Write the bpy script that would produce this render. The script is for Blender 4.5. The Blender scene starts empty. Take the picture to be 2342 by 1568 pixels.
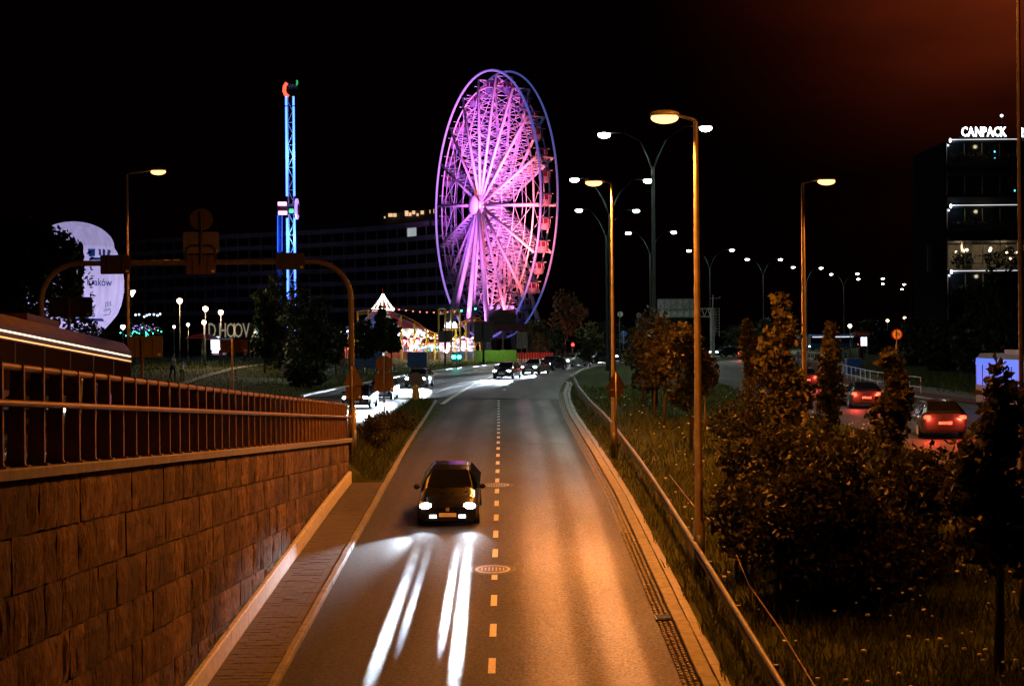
import bpy, math, random
import numpy as np
from mathutils import Vector, Matrix, Euler
R = math.radians
random.seed(7); RNG = np.random.default_rng(7)
scene = bpy.context.scene
COL = scene.collection

# ------------------------------------------------------------------ camera, world, exposure
CAM = Vector((0, 0, 4.2)); F = 3253.0; CX, CY = 1171.0, 784.0; ROLL = 0.0087
cam_d = bpy.data.cameras.new('camera'); cam = bpy.data.objects.new('camera', cam_d); COL.objects.link(cam)
cam_d.sensor_width = 36; cam_d.lens = 50.0; cam_d.clip_start = 0.1; cam_d.clip_end = 5000
r_ = Vector((1, 0, -ROLL)).normalized(); u_ = Vector((ROLL, 0, 1)).normalized()
cam.matrix_world = Matrix(((r_.x, u_.x, 0, 0), (r_.y, u_.y, -1, 0), (r_.z, u_.z, 0, 4.2), (0, 0, 0, 1)))
scene.camera = cam
world = bpy.data.worlds.new('World'); scene.world = world; world.use_nodes = True
wn = world.node_tree.nodes; wl = world.node_tree.links; wn.clear()
def N(t, nt=None, **kw):
    n = (nt or wn).new(t)
    for k, v in kw.items(): setattr(n, k, v)
    return n
w_out = N('ShaderNodeOutputWorld'); w_bg = N('ShaderNodeBackground'); w_bg2 = N('ShaderNodeBackground'); w_add = N('ShaderNodeAddShader')
sky = N('ShaderNodeTexSky', sky_type='NISHITA', sun_disc=False); sky.sun_elevation = R(-4); sky.sun_rotation = R(200)
wl.new(sky.outputs[0], w_bg.inputs[0]); w_bg.inputs[1].default_value = 0.003
# cloud layer lit dull red by the town's sodium lamps, off to the right
tc = N('ShaderNodeTexCoord'); dot = N('ShaderNodeVectorMath', operation='DOT_PRODUCT')
g = Vector((0.42, 1, 0.27)).normalized(); dot.inputs[1].default_value = g
wl.new(tc.outputs['Generated'], dot.inputs[0])
mp = N('ShaderNodeMapping'); mp.inputs['Scale'].default_value = (3.0, 3.0, 9.0); wl.new(tc.outputs['Generated'], mp.inputs[0])
nz = N('ShaderNodeTexNoise'); nz.inputs['Scale'].default_value = 1.6; nz.inputs['Detail'].default_value = 4; wl.new(mp.outputs[0], nz.inputs[0])
mr_ = N('ShaderNodeMapRange'); mr_.inputs[1].default_value = 0.945; mr_.inputs[2].default_value = 1.0
wl.new(dot.outputs['Value'], mr_.inputs[0]); mr = N('ShaderNodeMath', operation='POWER'); mr.inputs[1].default_value = 4.0; wl.new(mr_.outputs[0], mr.inputs[0])
mn = N('ShaderNodeMapRange'); mn.inputs[1].default_value = 0.3; mn.inputs[2].default_value = 0.7; mn.inputs[3].default_value = 0.35; mn.inputs[4].default_value = 1.3
wl.new(nz.outputs[0], mn.inputs[0])
mul = N('ShaderNodeMath', operation='MULTIPLY'); wl.new(mr.outputs[0], mul.inputs[0]); wl.new(mn.outputs[0], mul.inputs[1])
w_bg2.inputs[0].default_value = (1.0, 0.12, 0.03, 1); m2 = N('ShaderNodeMath', operation='MULTIPLY'); m2.inputs[1].default_value = 0.125
wl.new(mul.outputs[0], m2.inputs[0]); sxyz = N('ShaderNodeSeparateXYZ'); wl.new(tc.outputs['Generated'], sxyz.inputs[0]); el = N('ShaderNodeMapRange', interpolation_type='SMOOTHSTEP'); el.inputs[1].default_value = .11; el.inputs[2].default_value = .27; el.inputs[3].default_value = .1; wl.new(sxyz.outputs[2], el.inputs[0]); m3 = N('ShaderNodeMath', operation='MULTIPLY'); wl.new(m2.outputs[0], m3.inputs[0]); wl.new(el.outputs[0], m3.inputs[1])
ma = N('ShaderNodeMath', operation='ADD'); ma.inputs[1].default_value = 0.0006; wl.new(m3.outputs[0], ma.inputs[0])
wl.new(ma.outputs[0], w_bg2.inputs[1])
wl.new(w_bg.outputs[0], w_add.inputs[0]); wl.new(w_bg2.outputs[0], w_add.inputs[1]); wl.new(w_add.outputs[0], w_out.inputs[0])
sun_d = bpy.data.lights.new('moon', 'SUN'); sun = bpy.data.objects.new('moon', sun_d); COL.objects.link(sun)
sun_d.energy = 0.004; sun_d.angle = R(0.5); sun_d.color = (1, .95, .9); sun.rotation_euler = (R(40), 0, R(200))
scene.view_settings.view_transform = 'Standard'; scene.view_settings.look = 'None'
scene.view_settings.exposure = 0; scene.view_settings.gamma = 1; scene.view_settings.use_curve_mapping = False
scene.render.engine = 'CYCLES'
scene.cycles.use_denoising = True
scene.cycles.max_bounces = 6; scene.cycles.diffuse_bounces = 2; scene.cycles.glossy_bounces = 3; scene.cycles.transmission_bounces = 4
scene.cycles.transparent_max_bounces = 8; scene.cycles.sample_clamp_indirect = 4; scene.cycles.use_light_tree = True
scene.cycles.caustics_reflective = False; scene.cycles.caustics_refractive = False

# ------------------------------------------------------------------ terrain
def interp(y, xs, ys):
    return float(np.interp(y, xs, ys))
_zy = np.arange(0, 1600, 1.0)
def smooth_prof(xs, ys, w=9):
    v = np.interp(_zy, xs, ys); k = np.ones(w) / w
    vp = np.concatenate([np.full(w, 0.0) + v[0] - (np.arange(w, 0, -1)) * (v[1] - v[0]), v, np.full(w, v[-1])])
    return np.convolve(np.convolve(vp, k, 'same'), k, 'same')[w:-w]
_far = dict(xs=[0, 80, 95, 110, 123, 145, 180, 214, 300, 420, 1600], ys=[0, 0, .25, .65, .95, 1.4, 1.75, 1.95, 2.4, 2.8, 3.0])
FARZ = smooth_prof(**_far)
ROADZ = smooth_prof([0, 10, 20, 28.3, 45.8, 65, 80] + _far['xs'][2:], [-4.0, -3.2, -2.45, -1.9, -.8, -.1, 0] + _far['ys'][2:])
LEFTZ = smooth_prof([0, 16, 49, 64, 80] + _far['xs'][2:], [3.74, 2.83, .95, .15, .05] + _far['ys'][2:])
def zf(y): return float(np.interp(y, _zy, FARZ))
def zr(y): return float(np.interp(y, _zy, ROADZ))
def zl(y): return float(np.interp(y, _zy, LEFTZ))
def ss(a, b, x):
    t = min(1, max(0, (x - a) / (b - a))); return t * t * (3 - 2 * t)
def T(x, y):
    """height of the land (roads are draped just above it)"""
    if x < -5.71:
        z = zl(y)
        if x < -17: z = max(z, min(2.3, z + .16 * (-17 - x)))
        if y >= 49.4 and x > -7.2:
            z = z + (zr(y) + .1 * (1 - ss(91, 96, y)) - z) * ss(-6.9, -4.9, x)
        return z
    if x < -4.3:
        if y < 49.4: return zr(y) + .1
        return zl(y) + (zr(y) + .1 * (1 - ss(91, 96, y)) - zl(y)) * ss(-6.9, -4.9, x)
    if x <= 3.8: return zr(y)
    z0 = zr(y) + .1
    if y < 100:
        cap = .3 + .35 * math.exp(-((x - 8.4) ** 2 + (y - 84) ** 2) / 60.) if y < 100 else 0
        zz = z0 + .5 * ss(4.1, 6.5, x) + .07 * max(0, x - 6)
        zz = min(zz, max(z0, cap))
        k = ss(88, 100, y)
        return zz * (1 - k) + (zf(y) + .0) * k
    return zf(y)
def P(px, py, d):
    dx = (px - CX) / F; dy = (CY - py) / F
    return Vector((d * dx + d * dy * ROLL, d, 4.2 + d * dy - d * dx * ROLL))
def on(px, d, dz=0.0):
    """point of the land at depth d that stands at picture column px"""
    x = (px - CX) * d / F
    z = T(x, d)
    x = d * ((px - CX) / F) + (z - 4.2) * ROLL
    return Vector((x, d, T(x, d) + dz))
def gp(px, py):
    lo, hi = 30., 1500.
    hy = CY + ROLL * (CX - px) * 1.0
    for _ in range(50):
        m = (lo + hi) / 2
        if (4.2 - zf(m)) / m * F > (py - hy): lo = m
        else: hi = m
    return ((px - CX) * lo / F - ROLL * (4.2 - zf(lo)), lo)
def lampd(py, px, H):
    hy = CY + ROLL * (CX - px); d = 60.
    for _ in range(60): d = (zf(d) + H - 4.2) * F / (hy - py)
    return d

# ------------------------------------------------------------------ mesh helpers
class MB:
    def __init__(s): s.v = []; s.f = []; s.m = []
    def add(s, vs, fs, mi=0):
        o = len(s.v); s.v += [tuple(v) for v in vs]; s.f += [tuple(i + o for i in f) for f in fs]; s.m += [mi] * len(fs); return s
    def box(s, c, sz, rz=0, mi=0, M=None):
        hx, hy, hz = sz[0] / 2, sz[1] / 2, sz[2] / 2
        vs = [Vector((x, y, z)) for x in (-hx, hx) for y in (-hy, hy) for z in (-hz, hz)]
        if M is None:
            M = Matrix.Rotation(rz, 3, 'Z')
        vs = [M @ v + Vector(c) for v in vs]
        return s.add(vs, [(0, 1, 3, 2), (4, 6, 7, 5), (0, 4, 5, 1), (2, 3, 7, 6), (0, 2, 6, 4), (1, 5, 7, 3)], mi)
    def cyl(s, p0, p1, r0, r1=None, n=10, mi=0, caps=True):
        r1 = r0 if r1 is None else r1; p0 = Vector(p0); p1 = Vector(p1); d = (p1 - p0)
        if d.length < 1e-6: return s
        d.normalize(); a = d.orthogonal().normalized(); b = d.cross(a)
        vs = []
        for p, r in ((p0, r0), (p1, r1)):
            for i in range(n):
                t = 2 * math.pi * i / n; vs.append(p + a * (r * math.cos(t)) + b * (r * math.sin(t)))
        fs = [(i, (i + 1) % n, n + (i + 1) % n, n + i) for i in range(n)]
        if caps: fs += [tuple(range(n - 1, -1, -1)), tuple(range(n, 2 * n))]
        return s.add(vs, fs, mi)
    def tube(s, pts, r, n=8, mi=0, closed=False):
        pts = [Vector(p) for p in pts]; m = len(pts); rs = r if isinstance(r, (list, tuple)) else [r] * m
        vs = []; ref = None
        for i, p in enumerate(pts):
            if closed: d = pts[(i + 1) % m] - pts[i - 1]
            else: d = pts[min(i + 1, m - 1)] - pts[max(i - 1, 0)]
            d.normalize()
            if ref is None: a = d.orthogonal().normalized()
            else:
                a = ref - d * ref.dot(d); a.normalize()
            ref = a; b = d.cross(a)
            for k in range(n):
                t = 2 * math.pi * k / n; vs.append(p + a * (rs[i] * math.cos(t)) + b * (rs[i] * math.sin(t)))
        fs = []
        for i in range(m if closed else m - 1):
            j = (i + 1) % m
            for k in range(n): fs.append((i * n + k, i * n + (k + 1) % n, j * n + (k + 1) % n, j * n + k))
        if not closed: fs += [tuple(range(n - 1, -1, -1)), tuple(range((m - 1) * n, m * n))]
        return s.add(vs, fs, mi)
    def lathe(s, prof, c=(0, 0, 0), n=20, mi=0, M=None):
        vs = []; c = Vector(c)
        for r, z in prof:
            for k in range(n):
                t = 2 * math.pi * k / n; v = Vector((r * math.cos(t), r * math.sin(t), z))
                vs.append((M @ v if M else v) + c)
        fs = [(i * n + k, i * n + (k + 1) % n, (i + 1) * n + (k + 1) % n, (i + 1) * n + k) for i in range(len(prof) - 1) for k in range(n)]
        fs += [tuple(range(n - 1, -1, -1)), tuple(range((len(prof) - 1) * n, len(prof) * n))]
        return s.add(vs, fs, mi)
    def ball(s, c, r, n=10, mi=0, sc=(1, 1, 1)):
        pr = [(r * math.sin(math.pi * i / n), -r * math.cos(math.pi * i / n)) for i in range(1, n)]
        M = Matrix.Diagonal(sc)
        return s.lathe(pr, c, n, mi, M)
    def prism(s, poly, a, b, mi=0):
        """poly: list of Vectors, extruded by vector from a to b offsets"""
        n = len(poly); a = Vector(a); b = Vector(b)
        vs = [Vector(p) + a for p in poly] + [Vector(p) + b for p in poly]
        fs = [(i, (i + 1) % n, n + (i + 1) % n, n + i) for i in range(n)] + [tuple(range(n - 1, -1, -1)), tuple(range(n, 2 * n))]
        return s.add(vs, fs, mi)
    def plate(s, poly2, o, ex, ez, th, mi=0):
        """flat plate: 2-D outline in the plane ex/ez at o with thickness th along ex x ez"""
        o = Vector(o); ex = Vector(ex); ez = Vector(ez); n = ex.cross(ez).normalized()
        return s.prism([o + ex * p[0] + ez * p[1] for p in poly2], n * (-th / 2), n * (th / 2), mi)
    def grid(s, rows, mi=0):
        n = len(rows[0]); vs = [v for r in rows for v in r]
        fs = [(i * n + k, i * n + k + 1, (i + 1) * n + k + 1, (i + 1) * n + k) for i in range(len(rows) - 1) for k in range(n - 1)]
        return s.add(vs, fs, mi)
    def mesh(s, name, mats, off=(0, 0, 0), smooth=False):
        me = bpy.data.meshes.new(name); ox, oy, oz = off
        me.from_pydata([(v[0] - ox, v[1] - oy, v[2] - oz) for v in s.v], [], s.f)
        for m in (mats if isinstance(mats, (list, tuple)) else [mats]): me.materials.append(m)
        if any(s.m): me.polygons.foreach_set('material_index', s.m)
        if smooth:
            try: me.shade_smooth()
            except Exception: pass
            if smooth == 'auto':
                try: me.set_sharp_from_angle(angle=R(40))
                except Exception: pass
        me.update(); return me
WOFF = {}
def link(o, parent=None):
    COL.objects.link(o)
    if parent is not None: o.parent = parent; WOFF[o.name] = WOFF.get(parent.name, (0, 0, 0))
    return o
def build(mb, name, mats, parent=None, smooth=False, label=None, kind=None, origin=None):
    off = WOFF.get(parent.name, (0, 0, 0)) if parent is not None else (origin or (0, 0, 0))
    o = bpy.data.objects.new(name, mb.mesh(name, mats, off, smooth)); link(o, parent)
    if parent is None and origin: o.location = origin; WOFF[o.name] = tuple(origin)
    if label: o['label'] = label
    if kind: o['kind'] = kind
    return o
def thing(name, label, cat, loc=(0, 0, 0), group=None):
    o = bpy.data.objects.new(name, None); COL.objects.link(o); o.location = loc; o.empty_display_size = .2
    o['label'] = label; o['category'] = cat
    if group: o['group'] = group
    WOFF[o.name] = tuple(loc); return o
def tag(o, label, cat, group=None):
    o['label'] = label; o['category'] = cat
    if group: o['group'] = group
    return o
def setting(o): o['kind'] = 'structure'; return o
KIDS = {}
def dup(root, loc, rz=0.0, label=None, group=None, scale=None):
    def cp(o, par):
        c = o.copy(); COL.objects.link(c)
        if par is not None: c.parent = par
        for ch in list(o.children): cp(ch, c)
        return c
    c = cp(root, None); c.location = loc; c.rotation_euler = (0, 0, rz)
    if label: c['label'] = label
    if group: c['group'] = group
    if scale: c.scale = scale
    return c
def lamp_light(kind, energy, color, loc, parent=None, radius=.12, rot=None, cone=None, blend=.5, name='lamp_light'):
    d = bpy.data.lights.new(name, kind); d.energy = energy; d.color = color
    d.shadow_soft_size = radius
    if kind == 'SPOT': d.spot_size = cone or R(140); d.spot_blend = blend
    o = bpy.data.objects.new(name, d); link(o, parent)
    w = WOFF.get(parent.name, (0, 0, 0)) if parent is not None else (0, 0, 0)
    o.location = Vector(loc) - Vector(w)
    if rot is not None: o.rotation_euler = rot
    return o
def aim(o, frm, to): o.rotation_euler = (Vector(to) - Vector(frm)).to_track_quat('-Z', 'Y').to_euler()

# ------------------------------------------------------------------ materials
def mat(name, col, rough=.6, metal=0, var=.25, scale=6., bump=0., bscale=40., spec=.5, stretch=(1, 1, 1), coat=0):
    m = bpy.data.materials.new(name); m.use_nodes = True; nt = m.node_tree; nd = nt.nodes; L = nt.links
    b = nd['Principled BSDF']; b.inputs['Roughness'].default_value = rough; b.inputs['Metallic'].default_value = metal
    b.inputs['Specular IOR Level'].default_value = spec
    if coat: b.inputs['Coat Weight'].default_value = coat; b.inputs['Coat Roughness'].default_value = .08
    t = nd.new('ShaderNodeTexCoord'); mp = nd.new('ShaderNodeMapping'); mp.inputs['Scale'].default_value = stretch; L.new(t.outputs['Object'], mp.inputs[0])
    n = nd.new('ShaderNodeTexNoise'); n.inputs['Scale'].default_value = scale; n.inputs['Detail'].default_value = 5; L.new(mp.outputs[0], n.inputs[0])
    cr = nd.new('ShaderNodeValToRGB'); c = Vector(col)
    cr.color_ramp.elements[0].position = .3; cr.color_ramp.elements[1].position = .7
    cr.color_ramp.elements[0].color = (*(c * (1 - var)), 1); cr.color_ramp.elements[1].color = (*(c * (1 + var)), 1)
    L.new(n.outputs[0], cr.inputs[0]); L.new(cr.outputs[0], b.inputs['Base Color'])
    mr = nd.new('ShaderNodeMapRange'); mr.inputs[3].default_value = max(.02, rough - .12); mr.inputs[4].default_value = min(1, rough + .12)
    L.new(n.outputs[0], mr.inputs[0]); L.new(mr.outputs[0], b.inputs['Roughness'])
    if bump:
        n2 = nd.new('ShaderNodeTexNoise'); n2.inputs['Scale'].default_value = bscale; n2.inputs['Detail'].default_value = 6; L.new(mp.outputs[0], n2.inputs[0])
        bp = nd.new('ShaderNodeBump'); bp.inputs['Strength'].default_value = bump; bp.inputs['Distance'].default_value = .02
        L.new(n2.outputs[0], bp.inputs['Height']); L.new(bp.outputs[0], b.inputs['Normal'])
    return m
def emit(name, col, strength, sample=True):
    m = bpy.data.materials.new(name); m.use_nodes = True; b = m.node_tree.nodes['Principled BSDF']
    b.inputs['Base Color'].default_value = (*col, 1); b.inputs['Emission Color'].default_value = (*col, 1); b.inputs['Emission Strength'].default_value = strength
    b.inputs['Roughness'].default_value = .4
    if not sample: m.cycles.emission_sampling = 'NONE'
    return m
M_tar = None
SODIUM = (1, .275, .024); COOL = (.82, 1, .86); HEADC = (.72, .86, 1.0)
M = dict(
    steel=mat('galvanised_steel', (.42, .42, .42), .5, .35, .2, 9, .15, 60),
    pole=mat('painted_pole', (.17, .14, .125), .45, .2, .18, 5, .1, 50),
    dark=mat('dark_paint', (.02, .02, .022), .45), mast=mat('green_mast', (.012, .018, .017), .6, 0, spec=.2),
    matte=mat('matte_black_wall', (.01, .01, .011), 1., spec=0), railsteel=mat('weathered_steel', (.2, .19, .18), .5, .3, .25, 6, .2, 50), gantryp=mat('gantry_paint', (.13, .11, .10), .5, .1, .25, 5, .1, 50), tar=mat('tar_seal', (.028, .027, .026), .6), black=mat('black_plastic', (.012, .012, .013), .5), rubber=mat('rubber', (.015, .015, .015), .8),
    rail=mat('rail_paint', (.22, .14, .085), .45, .3, .25, 12, .15, 60), fin=mat('fin_paint', (.22, .12, .075), .5, .2, .3, 3, .1, 40),
    signback=mat('sign_back', (.20, .17, .14), .5, .25, .15, 3), signdark=mat('sign_back_dark', (.045, .042, .04), .55, .1, .2, 3), signbrown=mat('sign_brown', (.11, .07, .05), .6),
    concrete=mat('concrete', (.52, .50, .48), .75, 0, .2, 7, .3, 90), kerb=mat('kerb_stone', (.22, .21, .2), .75, 0, .3, 5, .35, 60),
    coping=mat('coping_stone', (.21, .19, .17), .6, 0, .25, 6, .3, 50), paver=mat('paver', (.10, .085, .075), .8, 0, .3, 4, .3, 80),
    cobble=mat('cobble', (.16, .14, .12), .6, 0, .45, 9, .4, 60), mortar=mat('mortar', (.035, .03, .025), .9, 0, .4, 9, .5, 40),
    paint=mat('road_paint', (.62, .6, .56), .55, 0, .22, 14, .2, 90), iron=mat('cast_iron', (.07, .065, .06), .42, .6, .4, 30, .3, 60),
    white=mat('white_steel', (.75, .73, .74), .45, .0, .08, 2), whitepaint=mat('white_paint', (.72, .72, .7), .5, 0, .12, 4), redpaint=mat('red_paint', (.5, .04, .03), .5),
    yellow=mat('yellow_paint', (.62, .42, .03), .45), orange=mat('orange_paint', (.6, .2, .03), .45), blue=mat('blue_paint', (.02, .08, .26), .45, 0, .2), sblue=mat('sign_blue', (.03, .1, .38), .4),
    glass=mat('dark_glass', (.008, .01, .014), .08, 0, .2, 3, 0, 1, .6), bark=mat('bark', (.09, .065, .05), .85, 0, .35, 12, .6, 30, .3, (1, 1, .3)),
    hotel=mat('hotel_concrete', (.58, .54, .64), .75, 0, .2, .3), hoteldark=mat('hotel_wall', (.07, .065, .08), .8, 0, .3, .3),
    office=mat('office_slab', (.03, .03, .033), .9, spec=.1), green=mat('green_hoarding', (.16, .34, .03), .6), maroon=mat('maroon_roof', (.10, .02, .03), .6),
    redpath=mat('red_path', (.20, .05, .04), .8, 0, .2, 5, .2, 60), path=mat('park_path', (.22, .2, .18), .85, 0, .25, 3, .2, 50),
    skin=mat('skin', (.45, .28, .2), .55), hair=mat('hair', (.02, .014, .01), .5), shirt=mat('white_shirt', (.62, .58, .57), .8), khaki=mat('khaki_trousers', (.22, .22, .11), .85), navy=mat('navy_cloth', (.015, .018, .03), .85), teal=mat('teal_cloth', (.04, .2, .2), .85),
    L_sod=emit('sodium_lens', (1, .5, .17), 3.2), L_cool=emit('mercury_lens', (.92, 1, .9), 22), L_warm=emit('warm_globe', (1, .75, .45), 9), L_white=emit('white_globe', (1, .96, .9), 9),
    L_head=emit('headlight_lens', (.86, .94, 1), 40), L_fog=emit('fog_lens', (.86, .93, 1), 4), L_tail=emit('tail_lens', (1, .045, .02), 5), L_red=emit('red_led', (1, .06, .03), 3.5, False), L_green=emit('green_signal', (.05, 1, .75), 12),
    L_blue=emit('blue_led', (.06, .16, 1), 5, False), L_bulb=emit('fair_bulb', (1, .9, .72), 7, False), L_pink=emit('pink_bulb', (1, .3, .5), 3.5, False), L_ltred=emit('light_red', (1, .2, .12), 2.2, False),
    L_cyan=emit('cyan_tube', (.1, .7, .9), 2.0, False), L_lilac=emit('lilac_led', (.5, .3, 1), 1.3, False), L_sign=emit('sign_white', (.82, .9, 1), 5, False), L_win=emit('lit_window', (1, .62, .3), .9, False), L_winw=emit('lit_window_white', (.8, .9, .9), .35, False),
    L_strip=emit('cove_strip', (.85, .9, 1), .75, False), L_neon=emit('neon_white_blue', (.6, .8, 1), 5, False), L_amber=emit('amber_strip', (1, .5, .18), 1.6, False), L_cream=emit('cream_strip', (1, .88, .6), 2.0, False), L_bluebus=emit('blue_bus_panel', (.08, .2, 1), .8, False), L_ad=emit('advert_panel', (.8, .85, 1), 2.2, False),
)
def leafmat(name, col, var=.5, rough=.55, spec=.25):
    m = bpy.data.materials.new(name); m.use_nodes = True; nt = m.node_tree; nd = nt.nodes; L = nt.links; b = nd['Principled BSDF']
    g = nd.new('ShaderNodeNewGeometry'); cr = nd.new('ShaderNodeValToRGB'); c = Vector(col)
    cr.color_ramp.elements[0].color = (*(c * (1 - var)), 1); cr.color_ramp.elements[1].color = (c[0] * (1 + var * 1.3), c[1] * (1 + var), c[2] * (1 + var * .6), 1)
    L.new(g.outputs['Random Per Island'], cr.inputs[0]); L.new(cr.outputs[0], b.inputs['Base Color']); b.inputs['Roughness'].default_value = rough
    b.inputs['Specular IOR Level'].default_value = spec
    tr = nd.new('ShaderNodeBsdfTranslucent'); L.new(cr.outputs[0], tr.inputs[0]); mx = nd.new('ShaderNodeMixShader'); mx.inputs[0].default_value = .3
    L.new(b.outputs[0], mx.inputs[1]); L.new(tr.outputs[0], mx.inputs[2]); L.new(mx.outputs[0], nd['Material Output'].inputs[0]); return m
M['leaf'] = leafmat('maple_leaf', (.055, .055, .022)); M['leaf2'] = leafmat('shrub_leaf', (.03, .031, .012)); M['leafd'] = leafmat('dark_leaf', (.022, .032, .014)); M['willow'] = leafmat('willow_leaf', (.03, .035, .014))
M['grassb'] = leafmat('grass_blade', (.075, .095, .025), .5, .9, .03); M['leafr'] = leafmat('red_lit_leaf', (.10, .07, .04))
def asphalt(name, tracks, col=(.042, .04, .039)):
    m = bpy.data.materials.new(name); m.use_nodes = True; nt = m.node_tree; nd = nt.nodes; L = nt.links; b = nd['Principled BSDF']
    t = nd.new('ShaderNodeTexCoord'); sx = nd.new('ShaderNodeSeparateXYZ'); L.new(t.outputs['Object'], sx.inputs[0])
    wob = nd.new('ShaderNodeTexNoise'); wob.inputs['Scale'].default_value = .05; L.new(t.outputs['Object'], wob.inputs[0])
    ad = nd.new('ShaderNodeMath'); ad.operation = 'MULTIPLY_ADD'; ad.inputs[1].default_value = .6; L.new(wob.outputs[0], ad.inputs[0]); L.new(sx.outputs[0], ad.inputs[2])
    cr = nd.new('ShaderNodeFloatCurve'); cv = cr.mapping.curves[0]
    x0, x1 = -6.0, 5.0
    pts = sorted(tracks)
    while len(cv.points) < len(pts): cv.points.new(.5, .5)
    for p, (x, v) in zip(cv.points, pts): p.location = ((x - x0) / (x1 - x0), v)
    cr.mapping.update()
    mr = nd.new('ShaderNodeMapRange'); mr.inputs[1].default_value = x0 + .3; mr.inputs[2].default_value = x1 + .3; L.new(ad.outputs[0], mr.inputs[0]); L.new(mr.outputs[0], cr.inputs['Value'])
    fine = nd.new('ShaderNodeTexNoise'); fine.inputs['Scale'].default_value = 16; fine.inputs['Detail'].default_value = 6; fine.inputs['Roughness'].default_value = .75; L.new(t.outputs['Object'], fine.inputs[0])
    vo = nd.new('ShaderNodeTexVoronoi'); vo.inputs['Scale'].default_value = 70; L.new(t.outputs['Object'], vo.inputs[0])
    big = nd.new('ShaderNodeTexNoise'); big.inputs['Scale'].default_value = .35; big.inputs['Detail'].default_value = 6; mp = nd.new('ShaderNodeMapping'); mp.inputs['Scale'].default_value = (1.5, .25, 1); L.new(t.outputs['Object'], mp.inputs[0]); L.new(mp.outputs[0], big.inputs[0])
    # colour: aggregate speckle x traffic staining x patches
    c1 = nd.new('ShaderNodeMapRange'); c1.inputs[1].default_value = .32; c1.inputs[2].default_value = .68; c1.inputs[3].default_value = .25; c1.inputs[4].default_value = 1.8; L.new(fine.outputs[0], c1.inputs[0])
    c2 = nd.new('ShaderNodeMapRange'); c2.inputs[3].default_value = .5; c2.inputs[4].default_value = 1.2; L.new(cr.outputs[0], c2.inputs[0])
    c3 = nd.new('ShaderNodeMapRange'); c3.inputs[1].default_value = .3; c3.inputs[2].default_value = .7; c3.inputs[3].default_value = .75; c3.inputs[4].default_value = 1.25; L.new(big.outputs[0], c3.inputs[0])
    a = nd.new('ShaderNodeMath'); a.operation = 'MULTIPLY'; L.new(c1.outputs[0], a.inputs[0]); L.new(c2.outputs[0], a.inputs[1])
    a2 = nd.new('ShaderNodeMath'); a2.operation = 'MULTIPLY'; L.new(a.outputs[0], a2.inputs[0]); L.new(c3.outputs[0], a2.inputs[1])
    vm = nd.new('ShaderNodeVectorMath'); vm.operation = 'SCALE'; vm.inputs[0].default_value = col; L.new(a2.outputs[0], vm.inputs['Scale']); L.new(vm.outputs[0], b.inputs['Base Color'])
    rr = nd.new('ShaderNodeMapRange'); rr.inputs[3].default_value = .76; rr.inputs[4].default_value = .42; L.new(cr.outputs[0], rr.inputs[0])
    rf = nd.new('ShaderNodeMapRange'); rf.inputs[1].default_value = .3; rf.inputs[2].default_value = .7; rf.inputs[3].default_value = .16; rf.inputs[4].default_value = -.14; L.new(fine.outputs[0], rf.inputs[0])
    rb = nd.new('ShaderNodeMapRange'); rb.inputs[1].default_value = .3; rb.inputs[2].default_value = .7; rb.inputs[3].default_value = .1; rb.inputs[4].default_value = -.08; L.new(big.outputs[0], rb.inputs[0])
    ra = nd.new('ShaderNodeMath'); ra.operation = 'ADD'; L.new(rr.outputs[0], ra.inputs[0]); L.new(rf.outputs[0], ra.inputs[1]); ra2 = nd.new('ShaderNodeMath'); ra2.operation = 'ADD'; ra2.use_clamp = True; L.new(ra.outputs[0], ra2.inputs[0]); L.new(rb.outputs[0], ra2.inputs[1]); L.new(ra2.outputs[0], b.inputs['Roughness'])
    bp = nd.new('ShaderNodeBump'); bp.inputs['Strength'].default_value = .5; bp.inputs['Distance'].default_value = .012; L.new(fine.outputs[0], bp.inputs['Height']); L.new(bp.outputs[0], b.inputs['Normal'])
    b.inputs['Specular IOR Level'].default_value = .55
    return m
TRK = [(-6, .2), (-4.3, .1), (-3.5, .55), (-3.1, .6), (-2.35, .15), (-1.6, .6), (-1.2, .55), (-.5, .1), (.35, .65), (.95, .95), (1.5, .42), (2.0, .8), (2.45, .72), (2.8, .2), (5, .1)]
M['asphalt'] = asphalt('asphalt', TRK)
M['asphalt2'] = asphalt('asphalt_worn', [(-6, .5), (5, .5)], (.062, .06, .058))
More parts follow.
